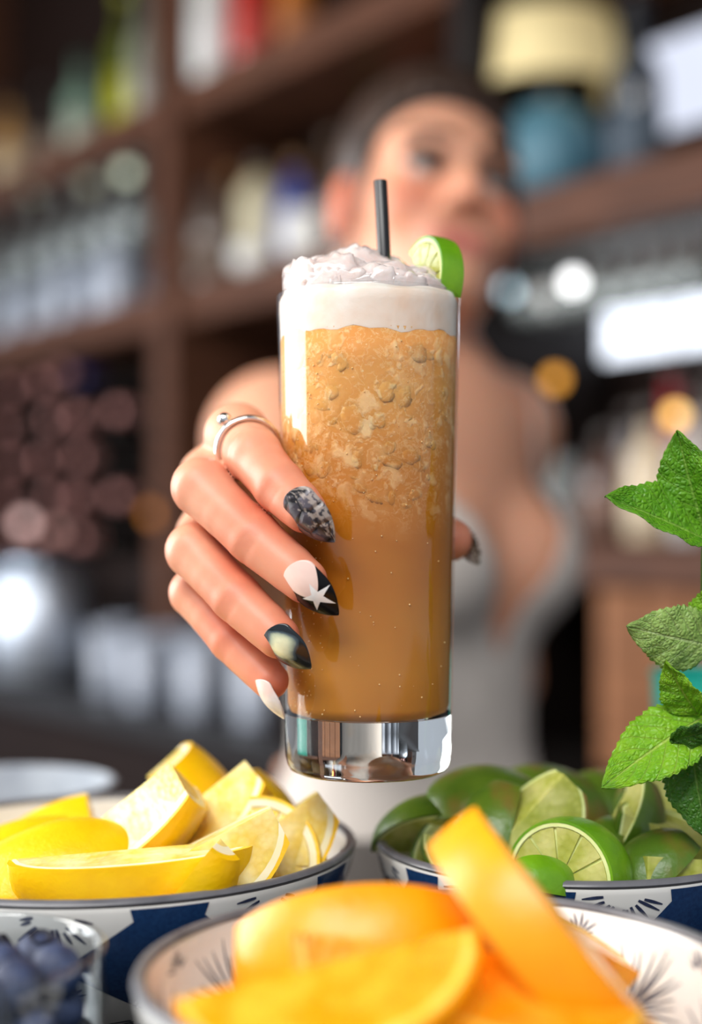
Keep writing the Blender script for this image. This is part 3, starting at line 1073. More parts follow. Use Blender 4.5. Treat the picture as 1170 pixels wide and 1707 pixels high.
def citrus(kind, name, label, center, axis, outward, ang, x0=-1.0, x1=1.0, scale=1.0, seg=0, group=None, peel=None, cfrac=.5, wobble=0.0, elong=1.0):
    k = KIND[kind]
    a, c_, tp, tw = k['a'] * scale, k['c'] * scale * elong, k['tp'], k['tw']
    x0 *= c_; x1 *= c_
    ax = nrm(axis); ou = np.asarray(outward, float); ou = nrm(ou - ax * (ou @ ax)); th = np.cross(ax, ou)
    Rm = np.array([ax, ou, th])
    A = math.radians(ang) / 2
    core = np.asarray(center, float) - ou * a * cfrac - ax * (x0 + x1) / 2
    def put(vf):
        V, Fc = vf
        if wobble:
            V = V + np.stack([0 * V[:, 0], wobble * np.sin(V[:, 0] * 90), wobble * np.cos(V[:, 0] * 110 + 1)], 1)
        return V @ Rm + core, Fc
    parts = []
    nx_, nt_ = (20, 22)
    pe = put(shell(x0, x1, a - tp, c_ - tp, a, c_, -A, A, nx_, nt_, k['pw'], k['tip']))
    pi_ = put(shell(x0 + 1e-4, x1 - 1e-4, a - tw, c_ - tw * .8, a - tp, c_ - tp, -A + .0002, A - .0002, nx_, nt_, k['pw'], k['tip']))
    allv = np.concatenate([pe[0], pi_[0]])
    e = empty(name, [allv[:, 0].mean(), allv[:, 1].mean(), allv[:, 2].min()], label, 'fruit', group)
    o1 = mk('peel', *pe, M[peel or kind + '_peel'], e); autosm(o1)
    o1 = mk('pith', *pi_, M[kind + '_pith'], e); autosm(o1)
    if seg:
        o1 = mk('membrane', *put(shell(x0 + .0012, x1 - .0012, 0, 1, a - tw, c_ - tw, -A + .004, A - .004, 10, 16, k['pw'])), M[kind + '_pith'], e); autosm(o1)
        for q in range(seg):
            t0, t1 = -A + 2 * A * q / seg, -A + 2 * A * (q + 1) / seg
            g_ = .035
            V, Fc = shell(x0 + .0003, x1 - .0003, a * .12, 1, a - tw - .0004, c_ - tw, t0 + g_, t1 - g_, 8, 8, k['pw'])
            o1 = mk('segment', *put((V, Fc)), M[kind + '_flesh'], e); autosm(o1)
    else:
        o1 = mk('flesh', *put(shell(x0 + .0003, x1 - .0003, 0, 1, a - tw, c_ - tw * .8, -A + .015, A - .015, 18, 18, k['pw'])), M[kind + '_flesh'], e); autosm(o1)
    return e


def autosm(o):
    """sharp edges where faces meet at more than 40 degrees"""
    me = o.data
    import bmesh
    bm = bmesh.new(); bm.from_mesh(me)
    for ed in bm.edges:
        if len(ed.link_faces) == 2:
            try:
                if ed.calc_face_angle() > .7: ed.smooth = False
            except ValueError:
                pass
    bm.to_mesh(me); bm.free()


# lime on the rim
citrus('lime', 'lime_slice', 'fresh lime slice stuck on the rim of the tall glass', P(716, 476, .527), (.90, .42, -.10), (.45, -.6, 1), 150, -.20, .20, .82, seg=5, peel='lime_peel_fresh', cfrac=0)

# ------------------------------------------------------------------ bowls
def bowl(name, label, cx, cy, R, rimz, seedrot, outrot, n_out=8):
    h = rimz - TAB
    p0 = np.array([cx, cy, TAB])
    e = empty(name, p0, label, 'bowl')
    wt = .0032
    foot = R * .5
    def pin(t_):
        return (R - wt) * (1 - t_ ** 1.9), h - (h - .010) * (1 - (1 - t_) ** 1.75)
    def pout(t_):
        return R - (R - foot) * t_ ** 1.55, h - (h - .005) * (1 - (1 - t_) ** 1.35)
    ts = np.linspace(0, 1, 22)
    prof = [(.0005, .004), (foot - .005, .004), (foot - .004, 0), (foot - .0005, 0)] + [pout(q) for q in ts[::-1]]
    prof += [(R - wt * .25, h + .0007), (R - wt * .75, h + .0007)] + [pin(min(q, .993)) for q in ts]
    mk('bowl_body', *lathe(prof, 96, p0), M['ceramic'], e)
    rp = []
    for q in np.linspace(0, 2 * math.pi, 9):
        rp.append((R - wt / 2 + (wt / 2 + .0004) * math.cos(q), h - .0004 + .0016 * math.sin(q)))
    mk('rim_band', *lathe(rp, 96, p0), M['rimgrey'], e)
    def surf(fn, th, t_, off, sgn):
        t_ = min(max(t_, .002), .96)
        r0, z0 = fn(t_)
        r1, z1 = fn(t_ + .01)
        tx, tz = r1 - r0, z1 - z0
        l_ = math.hypot(tx, tz)
        nr_, nz_ = (-tz / l_, tx / l_)          # points outwards for a wall going down
        rr, zz = r0 + sgn * nr_ * off, z0 + sgn * nz_ * off
        return p0 + [rr * math.cos(th), rr * math.sin(th), zz]
    def strokes(fn, sgn, bursts, name_):
        mb_ = MB()
        plen = R * 1.15 if sgn < 0 else h * 1.3
        for th0, t0, ang0, ang1, n, r0, r1, wdt in bursts:
            for q in range(n):
                an = ang0 + (ang1 - ang0) * (q + .5 * RNG.rand()) / max(n - 1, 1)
                ra, rb = r0 * (1 + .5 * RNG.rand()), r1 * (.72 + .4 * RNG.rand())
                pts = []
                for w_ in np.linspace(0, 1, 7):
                    rr = ra + (rb - ra) * w_
                    wd = wdt * (.35 + .65 * math.sin(math.pi * min(1, w_ * .8 + .2)))
                    for sd in (-1, 1):
                        dx = rr * math.cos(an) - sd * wd * math.sin(an)
                        dy = rr * math.sin(an) + sd * wd * math.cos(an)
                        t_ = t0 + dy / plen
                        rloc = fn(min(max(t_, 0), .96))[0]
                        pts.append(surf(fn, th0 + dx / max(rloc, .012), t_, .00012, sgn))
                mb_.add(pts, [[2 * i, 2 * i + 1, 2 * i + 3, 2 * i + 2] for i in range(6)])
        o_ = mk(name_, *mb_.get(), M['ink'], e, smooth=True)
        o_['kind'] = 'stuff'
        return o_
    # inside: dandelion bursts in two rows
    bs = []
    for i in range(10):
        th = seedrot + i * 2 * math.pi / 10
        bs.append((th, .32, math.pi * .96, math.pi * 2.04, 19, .003, .023, .00048))
        bs.append((th, .345, .25, math.pi - .25, 9, .004, .012, .00042))
        bs.append((th + math.pi / 10, .10, math.pi * 1.1, math.pi * 1.9, 8, .0015, .007, .0004))
        bs.append((th + math.pi / 10, .60, 0, 2 * math.pi, 18, .002, .013, .00045))
    o_ = strokes(pin, -1, bs, 'painted_burst'); o_['label'] = 'ink-blue brushed bursts inside the bowl'
    # outside: navy concave diamonds between white fans
    for i in range(n_out):
        th = outrot + (i + .5) * 2 * math.pi / n_out
        half = math.pi / n_out
        nu, nv = 16, 12
        pts = []
        for v_ in np.linspace(0, 1, nv):
            t_ = .03 + .62 * v_
            wd = half * (.12 + .88 * (1 - abs(2 * v_ - .95)) ** 1.0) * .98
            if v_ < .08: wd = half * .35
            for u_ in np.linspace(-1, 1, nu):
                pts.append(surf(pout, th + u_ * wd, t_, .0002, 1))
        mk('navy_diamond', pts, [[r * nu + q, r * nu + q + 1, (r + 1) * nu + q + 1, (r + 1) * nu + q] for r in range(nv - 1) for q in range(nu - 1)], M['navy'], e)
    bs = []
    for i in range(n_out):
        th = outrot + i * 2 * math.pi / n_out
        bs.append((th, .04, .2, math.pi - .2, 11, .005, .014, .0006))
    for i in range(n_out):
        th = outrot + (i + .5) * 2 * math.pi / n_out
        bs.append((th, .74, .3, math.pi - .3, 8, .004, .012, .0006))
        bs.append((th - math.pi / n_out, .52, math.pi * 1.15, math.pi * 1.85, 7, .004, .010, .0006))
    strokes(pout, 1, bs, 'painted_stroke')
    return e


RIMZ = CAMZ - .116
LEMC = P(172, 1405, .55); LIMC = P(944, 1405, .552); ORAC = P(738, 1680, .391)
bowl('lemon_bowl', 'large white bowl with navy diamonds, full of lemon wedges', LEMC[0], .55, .0945, RIMZ, .45, 0.0)
bowl('lime_bowl', 'white bowl with navy diamonds, full of lime wedges', LIMC[0], .552, .0715, RIMZ, .1, -.05, 9)
bowl('orange_bowl', 'white bowl with ink-blue bursts inside, full of orange slices', ORAC[0], .391, .0816, RIMZ, .62, .3)

# lemons -----------------------------------------------------------
G = 'lemon wedges in the bowl'
LW = [
    # label, px, py, depth, axis, outward, angle, x0, x1, scale
    ('long lemon wedge lying peel outward along the front of the bowl', 225, 1478, .492, (1, .12, .06), (-.05, -.62, -.78), 105, -1, 1, 1.0),
    ('lemon wedge with its peel up behind the long front wedge', 52, 1462, .515, (1, .1, .42), (-.25, -.55, .8), 95, -1, 1, .95),
    ('blunt lemon chunk with a straight cut end at the far side of the bowl', 74, 1420, .575, (.95, .1, .38), (-.2, -.75, .62), 105, -.8, .45, .85),
    ('lemon chunk showing only peel beside the blunt chunk', 8, 1462, .54, (.8, .3, .3), (-.2, -.7, .7), 110, -.7, .7, 1.0),
    ('lemon wedge with its pale flesh turned up in the middle of the heap', 222, 1402, .530, (.78, .06, .62), (.62, -.12, -.78), 96, -.66, .66, 1.0),
    ('long lemon wedge curving up behind the flesh-up wedge', 322, 1418, .545, (.78, .16, .62), (.62, -.16, -.76), 80, -.85, .85, 1.0),
    ('upright lemon wedge at the top of the heap', 352, 1352, .580, (.55, .10, -.80), (.76, -.12, .60), 96, -.6, .7, .95),
    ('small lemon tip poking out beside the upright wedge', 290, 1385, .575, (.25, .1, .95), (.25, -.85, .15), 80, -.6, .9, .62),
    ('lemon wedge with bare flesh towards the rim', 318, 1468, .498, (.86, .2, .42), (.15, .55, -.8), 100, -.9, .9, .92),
    ('stubby lemon wedge tip standing at the front rim', 333, 1482, .478, (.55, -.35, .75), (.55, -.65, .35), 75, -.4, .85, .6),
    ('lemon wedge with a juicy cut face at the right of the heap', 425, 1448, .530, (.80, .18, .55), (.35, .55, -.7), 100, -.9, .9, .9),
    ('pale lemon wedge leaning against the far right rim', 462, 1396, .575, (-.35, .1, .92), (.9, .25, .1), 100, -.7, .85, .85),
]
for lb, px_, py_, d_, ax, ou, an, x0, x1, sc_ in LW:
    citrus('lemon', 'lemon_wedge', lb, P(px_, py_, d_), ax, ou, an, x0, x1, sc_, group=G)
citrus('lemon', 'lemon_slice', 'lemon slice with its round face towards the viewer at the right rim', P(462, 1436, .528), (-.25, -.85, .35), (.75, -.2, .25), 170, -.12, .12, .9, seg=5, group=G, cfrac=.3)
for i, (dx, dy, rz) in enumerate([(-.035, -.02, .3), (.03, -.03, 1.2), (.0, .035, 2.2), (-.05, .03, .9), (.045, .02, 2.6)]):
    citrus('lemon', 'lemon_wedge', 'lemon wedge buried at the bottom of the lemon heap', (LEMC[0] + dx, .55 + dy, TAB + .026), (math.cos(rz), math.sin(rz), 0), (0, 0, -1), 110, -1, 1, .95, group=G)

# limes ------------------------------------------------------------
G = 'lime wedges in the bowl'
citrus('lime', 'lime_slice', 'half lime slice with its cut face towards the viewer at the front rim', P(957, 1430, .505), (.55, .80, -.10), (.12, -.1, 1), 168, -.30, .42, .98, seg=5, group=G, cfrac=.34, peel='lime_peel_fresh')
MW = [
    ('small bright green lime tip at the front rim', 906, 1466, .486, (.8, .2, -.2), (-.2, -.7, .6), 70, -.7, .7, .55, 'lime_peel_fresh'),
    ('big lime wedge with brown-blotched peel up at the top of the heap', 838, 1340, .560, (.55, .5, -.25), (-.35, -.5, .8), 120, -1, 1, 1.25, None),
    ('lime wedge behind the blotched one with its peel up', 925, 1335, .59, (.95, .2, -.25), (.1, -.35, .92), 115, -1, 1, 1.15, None),
    ('lime wedge with dull flesh turned to the viewer in the middle', 875, 1398, .532, (.65, .15, .65), (.45, .72, -.35), 100, -.9, .9, 1.1, None),
    ('lime wedge lying peel up at the left rim', 738, 1372, .555, (1, .05, -.03), (.0, .35, .93), 120, -1, 1, 1.05, None),
    ('long lime wedge with its peel up at the far side', 1035, 1340, .605, (.92, .25, -.3), (.1, -.3, .95), 110, -1, 1, 1.1, None),
    ('dark lime wedge with a thin lit edge right of the half slice', 1050, 1400, .535, (.45, .15, .75), (.75, -.45, -.1), 90, -.9, .9, .95, None),
    ('pale lime wedge with a broad cut face at the right side', 1118, 1385, .565, (.85, .2, -.45), (.2, .8, -.5), 110, -1, 1, 1.15, None),
    ('long pale lime wedge lying under the mint', 1125, 1418, .535, (.9, .1, -.35), (.1, .75, -.65), 100, -1, 1, 1.05, None),
    ('lime wedge with a green rind edge by the front right rim', 1082, 1452, .508, (.7, .1, .6), (-.4, -.5, .5), 85, -.9, .9, .8, None),
    ('small lime chunk with brownish rind by the front right rim', 1140, 1462, .507, (.9, .2, -.1), (.5, .4, -.5), 90, -.8, .8, .8, None),
    ('lime chunk with pale flesh at the left rim', 744, 1410, .545, (.6, .3, .5), (-.5, .6, .2), 90, -.8, .8, .8, None),
    ('thin lime piece lying against the inner left rim', 782, 1432, .535, (.9, .2, -.2), (-.1, .5, -.7), 90, -.9, .9, .8, None),
    ('lime wedge with a smooth rind below the blotched one', 800, 1400, .535, (.3, .3, .85), (-.7, -.6, .2), 100, -.9, .9, 1.0, None),
    ('lime wedge squeezed between the half slice and the dark wedge', 1010, 1440, .525, (.5, .5, .4), (.3, -.6, .5), 90, -.9, .9, .9, None),
]
for lb, px_, py_, d_, ax, ou, an, x0, x1, sc_, pl in MW:
    citrus('lime', 'lime_wedge', lb, P(px_, py_, d_), ax, ou, an, x0, x1, sc_, group=G, peel=pl)
for i, (dx, dy, rz) in enumerate([(-.025, -.02, .3), (.025, -.02, 1.2), (.0, .025, 2.2), (-.03, .02, .9), (.035, .015, 2.6)]):
    citrus('lime', 'lime_wedge', 'lime wedge buried at the bottom of the lime heap', (LIMC[0] + dx, .552 + dy, TAB + .024), (math.cos(rz), math.sin(rz), 0), (0, 0, -1), 110, -1, 1, 1, group=G)

# oranges ----------------------------------------------------------
G = 'orange pieces in the bowl'
OW = [
    ('thick orange wedge with smooth peel across the back of the bowl', 640, 1590, .405, (1, .06, -.02), (-.02, -.90, .43), 54, -.88, .95, 1.0, 1.22),
    ('orange wedge with its juicy face up at the front of the bowl', 570, 1734, .358, (1, .10, .21), (.10, -.20, -.96), 122, -1, 1, 1.03, 1.0),
    ('orange wedge showing flesh between the front and back wedges', 700, 1668, .392, (.95, .1, -.12), (.1, .4, -.9), 110, -1, 1, 1.0, 1),
    ('orange piece with pale membrane behind the leaning slice', 940, 1592, .425, (.8, .3, -.5), (.3, .6, -.6), 80, -.8, .8, .65, 1),
    ('orange wedge low in the bowl under the leaning slice', 850, 1745, .362, (.9, -.2, -.15), (.1, -.45, -.85), 110, -.9, .9, .9, 1),
]
for lb, px_, py_, d_, ax, ou, an, x0, x1, sc_, el_ in OW:
    citrus('orange', 'orange_wedge', lb, P(px_, py_, d_), ax, ou, an, x0, x1, sc_, group=G, elong=el_)
citrus('orange', 'orange_slice', 'thick orange slice leaning up on edge over the rim', P(930, 1612, .366), (.76, .0, .64), (.03, -1, .06), 176, -.205, .205, 1.1, seg=6, group=G, cfrac=.75)
for i, (dx, dy, rz) in enumerate([(-.03, .0, .3), (.028, .02, 1.3), (.0, -.03, 2.4)]):
    citrus('orange', 'orange_wedge', 'orange wedge buried at the bottom of the orange heap', (ORAC[0] + dx, .391 + dy, TAB + .03), (math.cos(rz), math.sin(rz), 0), (0, 0, -1), 100, -1, 1, .9, group=G)

# ------------------------------------------------------------------ blueberries in a glass cup
CC = P(-60, 1586, .409)
cup_c = np.array([CC[0], .409, TAB])
CR, CH = .0395, RIMZ - TAB
cup = mk('glass_cup', *lathe([(.0005, .0015), (CR - .005, .0008), (CR - .001, .003), (CR, .01), (CR, CH - .001), (CR - .0004, CH), (CR - .0018, CH), (CR - .0023, CH - .001), (CR - .0022, .012), (CR - .006, .006), (.0005, .0055)], 72, cup_c), thin_glass('cup_glass', (.93, .95, .955, 1), .01, 1.8), org=cup_c)
tag(cup, 'clear glass cup of blueberries in front of the lemon bowl', 'cup')
M['blueberry'] = pbr('blueberry_bloom', S(64, 76, 108), S(36, 42, 66), 140, .6, detail=4, bump=.15, bdist=.0004)
M['blueberry_dark'] = pbr('blueberry_crown', S(24, 26, 42), None, 300, .7)
br = .0078
bV, bF = sphere((0, 0, 0), br, 18, 12, 0, (1, 1, .9))
cVs, cFs = lathe([(.0006, br * .80), (.0016, br * .84), (.0022, br * .88), (.003, br * .96), (.0034, br * .97), (.0032, br * .87), (.0026, br * .80)], 10)
cVs[:, 0] *= 1 + .12 * np.cos(np.arctan2(cVs[:, 1], cVs[:, 0]) * 5)
first = None
npack = 0
for lay in range(4):
    z_ = TAB + .0065 + br + lay * br * 1.56
    for i in range(-3, 4):
        for j in range(-3, 4):
            x_ = (i + .5 * (j % 2) + .5 * (lay % 2)) * br * 2.02
            y_ = (j * .875 + .58 * (lay % 2)) * br * 2.02
            if math.hypot(x_, y_) > CR - .0035 - br: continue
            pos = cup_c + [x_ + RNG.uniform(-.0004, .0004), y_ + RNG.uniform(-.0004, .0004), z_ - TAB]
            rot = (RNG.uniform(-1.2, 1.2), RNG.uniform(-1.2, 1.2), RNG.uniform(0, 6))
            if first is None:
                first = empty('blueberry', pos, 'dusty blue blueberry in the glass cup', 'fruit', 'blueberries in the glass cup')
                mk('skin', bV, bF, M['blueberry'], first, local=True)
                mk('crown', cVs, cFs, M['blueberry_dark'], first, local=True)
                first.rotation_euler = rot
                bb = first
            else:
                bb = copy_thing(first, pos)
                bb.rotation_euler = rot

# white dish at the back left of the bar
DC = P(10, 1312, .74); DC[2] = TAB
dz = CAMZ - .127 - TAB
dd = empty('serving_dish', DC, 'white-lined dark dish behind the lemon bowl', 'dish')
mk('dish_body', *lathe([(.0005, .001), (.032, .001), (.05, .02), (.0555, dz - .0005), (.0545, dz - .0005), (.048, .021), (.0005, .012)], 56, DC), M['wood_k'], dd)
mk('dish_lining', *lathe([(.0546, dz - .0004), (.0556, dz + .0006), (.052, dz + .0006), (.047, .022), (.03, .0148), (.0005, .0135)], 56, DC), M['dish_grey'], dd)

# teal beaker behind the mint
TC = P(1185, 1180, .88); TC[2] = TAB
TC[1] = .78; TC[0] = (1185 - 585) / F * .78
tb = empty('teal_beaker', TC, 'teal plastic beaker standing behind the mint', 'beaker')
mk('beaker_body', *lathe([(.0005, .001), (.026, .001), (.027, .004), (.031, .10), (.029, .10), (.025, .006), (.0005, .005)], 32, TC), M['teal'], tb)
mk('beaker_rim', *lathe([(.0305, .0985), (.0325, .1), (.0305, .1025), (.0285, .1), (.0305, .0985)], 32, TC), M['teal'], tb)

# ------------------------------------------------------------------ mint
def mint_mat(name, c1, c2, vein):
    t = NT(name)
    uv = t.n('TexCoord').outputs['UV']
    s_ = t.n('SeparateXYZ', {0: uv})
    u_ = t.math('ABSOLUTE', t.math('SUBTRACT', s_.outputs[0], .5))
    mid = t.n('MapRange', {0: u_, 1: .012, 2: .03, 3: 1.0, 4: 0.0}).outputs[0]
    ph = t.math('FRACT', t.math('MULTIPLY', t.math('SUBTRACT', s_.outputs[1], t.math('MULTIPLY', u_, .55)), 7.5))
    sv = t.n('MapRange', {0: t.math('ABSOLUTE', t.math('SUBTRACT', ph, .5)), 1: .44, 2: .5}).outputs[0]
    vf = t.math('MAXIMUM', mid, t.math('MULTIPLY', sv, .8))
    nz = t.n('MapRange', {0: t.noise(160, 4), 1: .35, 2: .68}).outputs[0]
    c_ = t.mix(t.math('MULTIPLY', vf, .6), t.mix(nz, c1, c2), vein)
    vo = t.n('TexVoronoi', {'Vector': t.n('Mapping', {0: uv, 3: (14, 22, 1)}).outputs[0], 'Scale': 1.0}, feature='DISTANCE_TO_EDGE')
    hgt = t.math('SUBTRACT', t.math('MINIMUM', vo.outputs['Distance'], .35), t.math('MULTIPLY', vf, .35))
    p = t.n('BsdfPrincipled', {'Base Color': c_, 'Roughness': .42, 'Subsurface Weight': .15, 'Subsurface Radius': (.2, .5, .05), 'Subsurface Scale': .003})
    b = t.n('Bump', {'Height': hgt, 'Strength': .8, 'Distance': .0014})
    t.t.links.new(b.outputs[0], p.inputs['Normal'])
    tr = t.n('BsdfTranslucent', {0: c_})
    return t.done(t.n('MixShader', {0: .25, 1: p.outputs[0], 2: tr.outputs[0]}).outputs[0])


M['mint'] = mint_mat('mint_leaf', S(120, 184, 36), S(92, 158, 28), S(166, 210, 90))
M['mint_bright'] = mint_mat('young_mint_leaf', S(150, 206, 40), S(124, 190, 34), S(200, 226, 110))
M['mint_pale'] = mint_mat('mint_leaf_underside', S(176, 208, 116), S(156, 192, 98), S(206, 226, 160))
M['mint_dark'] = mint_mat('old_mint_leaf', S(84, 142, 44), S(64, 118, 36), S(130, 168, 84))
M['mint_stem'] = pbr('mint_stem', S(110, 150, 60), S(92, 130, 50), 90, .5)


def leaf(parent, base, tip, nor, width, m_, fold=.25, curl=.15, ns=7):
    base, tip = np.asarray(base), np.asarray(tip)
    L = np.linalg.norm(tip - base); ax = (tip - base) / L
    n_ = nrm(nor); n_ = nrm(n_ - ax * (n_ @ ax)); sd = np.cross(ax, n_)
    nu, nv = 17, 57
    V, UV = [], []
    for i in range(nv):
        v_ = i / (nv - 1)
        wv = (math.sin(math.pi * min(1, v_ ** .72 * 1.0)) ** .8) * .5 * width
        if v_ > .985: wv = 0.0
        ser = 1 + .10 * ((v_ * ns * 2.2) % 1.0 - .45) * (1 if 0.04 < v_ < .97 else 0)
        for j in range(nu):
            u_ = 2 * j / (nu - 1) - 1
            e_ = wv * u_ * (ser if abs(u_) > .9 else 1)
            q = abs(u_)
            vph = (v_ - .275 * q) * 7.5
            quilt = .0007 * (1 - abs(2 * (vph % 1) - 1) ** 3) * min(1, 4 * q) * (1 - q ** 4)
            z_ = fold * abs(e_) - curl * L * (v_ ** 2) * .5 + quilt + .04 * L * math.sin(math.pi * v_) + .0006 * math.sin(v_ * 21 + u_ * 2) * q
            lx = v_ * L + .10 * L * q * q * (1 - v_) * .3
            V.append(base + ax * lx + sd * e_ + n_ * (z_ - 0))
            UV.append([(u_ + 1) / 2, v_])
    Fc = [[i * nu + j, i * nu + j + 1, (i + 1) * nu + j + 1, (i + 1) * nu + j] for i in range(nv - 1) for j in range(nu - 1)]
    o_ = mk('leaf', V, Fc, m_, parent, uv=UV)
    so_ = o_.modifiers.new('thickness', 'SOLIDIFY'); so_.thickness = .0003
    return o_


cupm = np.array([.205, .505, TAB])
mc = mk('mint_beaker', *lathe([(.0005, .001), (.026, .001), (.03, .004), (.034, .075), (.032, .075), (.027, .006), (.0005, .005)], 40, cupm), M['steel'], org=cupm)
tag(mc, 'steel beaker holding the mint sprig at the edge of the bar', 'beaker')
top = P(1186, 735, .505)
mint = empty('mint_sprig', cupm + [0, 0, .008], 'fresh green mint sprig with serrated leaves beside the lime bowl', 'plant')
stem_pts = bez(cupm + [0.004, 0, .009], P(1215, 1330, .50), P(1176, 1080, .505), 10) + bez(P(1176, 1070, .505), P(1168, 900, .505), top, 8)
mk('stem', *tube(stem_pts, list(np.linspace(.0019, .0010, len(stem_pts))), 10), M['mint_stem'], mint)
leaf(mint, P(1176, 892, .503), P(1130, 716, .497), (-.5, -.8, .15), .024, M['mint'], .35, -.05)
leaf(mint, P(1188, 905, .503), P(994, 846, .490), (-.12, -.70, .66), .025, M['mint'], .45, -.25)
leaf(mint, P(1180, 890, .507), P(1225, 760, .50), (.2, -.9, .2), .02, M['mint'], .3, .1)
leaf(mint, P(1182, 900, .507), P(1118, 790, .525), (.3, -.7, .3), .015, M['mint_dark'], .3, .1)
leaf(mint, P(1192, 1078, .503), P(1048, 1046, .492), (.02, -.96, -.1), .023, M['mint_pale'], -.12, .10)
leaf(mint, P(1178, 1085, .505), P(1215, 960, .492), (-.5, -.9, .2), .02, M['mint_bright'], .2, .1)
leaf(mint, P(1165, 1192, .500), P(1110, 1100, .493), (-.65, -.7, .2), .015, M['mint_bright'], .45, -.05)
leaf(mint, P(1178, 1192, .502), P(1004, 1308, .488), (-.25, -.85, .45), .0245, M['mint_bright'], .12, .12)
leaf(mint, P(1152, 1232, .502), P(1178, 1400, .495), (-.55, -.8, .1), .021, M['mint_dark'], .4, .1)
leaf(mint, P(1116, 1232, .494), P(1205, 1212, .485), (.1, -.8, -.5), .011, M['mint_dark'], .15, .2)
leaf(mint, P(1185, 1205, .503), P(1290, 1260, .50), (.2, -.8, .5), .024, M['mint'], .2, .1)

# ------------------------------------------------------------------ the woman: hand
A3 = lambda x, y, z: np.array([x, y, CAMZ + z])
lerp = lambda a, b_, t_: np.asarray(a) + (np.asarray(b_) - np.asarray(a)) * t_
GAX = np.array([GX, GY])


def outw(p_):
    d_ = np.array([p_[0] - GX, p_[1] - GY, 0])
    return nrm(d_)


FING = {
    'index': dict(mcp=A3(-.043, .549, .036), pip=P(424, 760, .506), tip=P(508, 852, .4835), r=(.0108, .0098, .0089, .0074)),
    'middle': dict(mcp=A3(-.053, .556, .020), pip=P(334, 812, .508), tip=P(508, 968, .4845), r=(.0110, .0102, .0092, .0076)),
    'ring': dict(mcp=A3(-.055, .563, -.002), pip=P(322, 918, .513), tip=P(464, 1062, .4895), r=(.0106, .0098, .0087, .0073)),
    'pinky': dict(mcp=A3(-.051, .570, -.022), pip=P(322, 988, .525), tip=P(450, 1134, .503), r=(.0094, .0087, .0078, .0066)),
}
WRIST = A3(-.040, .640, -.012)
ELBOW = A3(-.030, .875, -.045)
RS = A3(-.056, 1.135, .070)
LS = A3(.140, 1.36, .092)

hf = Field((-.092, .462, CAMZ - .108), (.068, .700, CAMZ + .066), .0009)
for nm, q in FING.items():
    ff = Field(hf.lo, hf.lo + (hf.n - 1.5) * hf.h, hf.h)
    q['dip'] = lerp(q['pip'], q['tip'], .56) + outw(lerp(q['pip'], q['tip'], .56)) * .0012
    r0, r1, r2, r3 = q['r']
    ff.cone(q['mcp'], q['pip'], r0, r1, .001)
    ff.cone(q['pip'], lerp(q['pip'], q['dip'], .5), r1, r2 * .99, .0012)
    ff.cone(lerp(q['pip'], q['dip'], .5), q['dip'], r2 * .99, r2, .0008)
    ff.cone(q['dip'], q['tip'], r2, r3, .001)
    ff.ell(lerp(q['dip'], q['tip'], .7) - outw(q['tip']) * .0006, (r3 * 1.04,) * 3, None, .001)
    # knuckle creases
    for jt, dd_, wd_, offs in ((q['dip'], nrm(q['tip'] - q['pip'] + [.15, 0, -.1]) , .0007, (-.0016, .0002, .0022)), (q['pip'], nrm(q['dip'] - q['mcp']), .001, (-.003, 0, .003))):
        for of in offs:
            c0 = jt + dd_ * of
            sl, X, Y, Z = ff.sub(c0 - .016, c0 + .016)
            al = (X - c0[0]) * dd_[0] + (Y - c0[1]) * dd_[1] + (Z - c0[2]) * dd_[2]
            ow = outw(c0)
            do = (X - c0[0]) * ow[0] + (Y - c0[1]) * ow[1]
            ds = np.clip(do / .006, 0, 1)
            ff.F[sl] += (.00030 * np.exp(-(al / wd_) ** 2) * ds).astype(np.float32)
    q['F'] = ff.F
tot = np.full(hf.n, 1.0, np.float32)
for q in FING.values():
    k_ = .0016
    hh = np.maximum(k_ - np.abs(tot - q['F']), 0) / k_
    tot = np.minimum(tot, q['F']) - hh * hh * k_ * .25
    del q['F']
hf.F = tot
# palm
for nm, q in FING.items():
    base = WRIST + (q['mcp'] - FING['middle']['mcp']) * .45
    hf.cone(base, q['mcp'], .0135, .0115, .006)
hf.ell(A3(-.046, .592, .008), (.013, .040, .036), None, .008)
# thumb, going round behind the glass
TH = [A3(-.030, .618, .004), A3(-.012, .590, .010), P(688, 872, .571), P(752, 900, .549)]
TH[2][0] = GX + .018
hf.cone(TH[0], TH[1], .0155, .0125, .006)
hf.cone(TH[1], TH[2], .0118, .0104, .004)
hf.cone(TH[2], TH[3], .0102, .0080, .004)
hf.ell(A3(-.030, .600, .006), (.015, .026, .022), None, .008)
# wrist and forearm
hf.cone(WRIST, lerp(WRIST, ELBOW, .12), .0235, .0235, .010)
hf.cone(WRIST + [0, 0, .008], lerp(WRIST, ELBOW, .3) + [0, 0, .004], .021, .028, .008)
hf.cone(lerp(WRIST, ELBOW, .1), lerp(WRIST, ELBOW, .6), .0235, .037, .008)
# keep the fingers off the glass
zz = ((np.arange(hf.n[2]) * hf.h) + hf.lo[2])[None, None, :]
xx = ((np.arange(hf.n[0]) * hf.h) + hf.lo[0])[:, None, None]
yy = ((np.arange(hf.n[1]) * hf.h) + hf.lo[1])[None, :, None]
dg = np.sqrt((xx - GX) ** 2 + (yy - GY) ** 2) - (RB + (RT - RB) * (zz - GB) / GH + .0002)
hf.F = np.maximum(hf.F, -dg.astype(np.float32))
hV, hQ = hf.mesh()
hV = relax(hV, hQ, 2, .45)
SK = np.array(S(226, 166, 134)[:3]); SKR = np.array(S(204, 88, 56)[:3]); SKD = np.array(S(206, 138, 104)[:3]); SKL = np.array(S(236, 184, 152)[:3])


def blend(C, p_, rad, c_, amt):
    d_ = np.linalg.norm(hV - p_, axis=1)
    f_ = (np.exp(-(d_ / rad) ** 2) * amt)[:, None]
    C[:] = C * (1 - f_) + c_ * f_


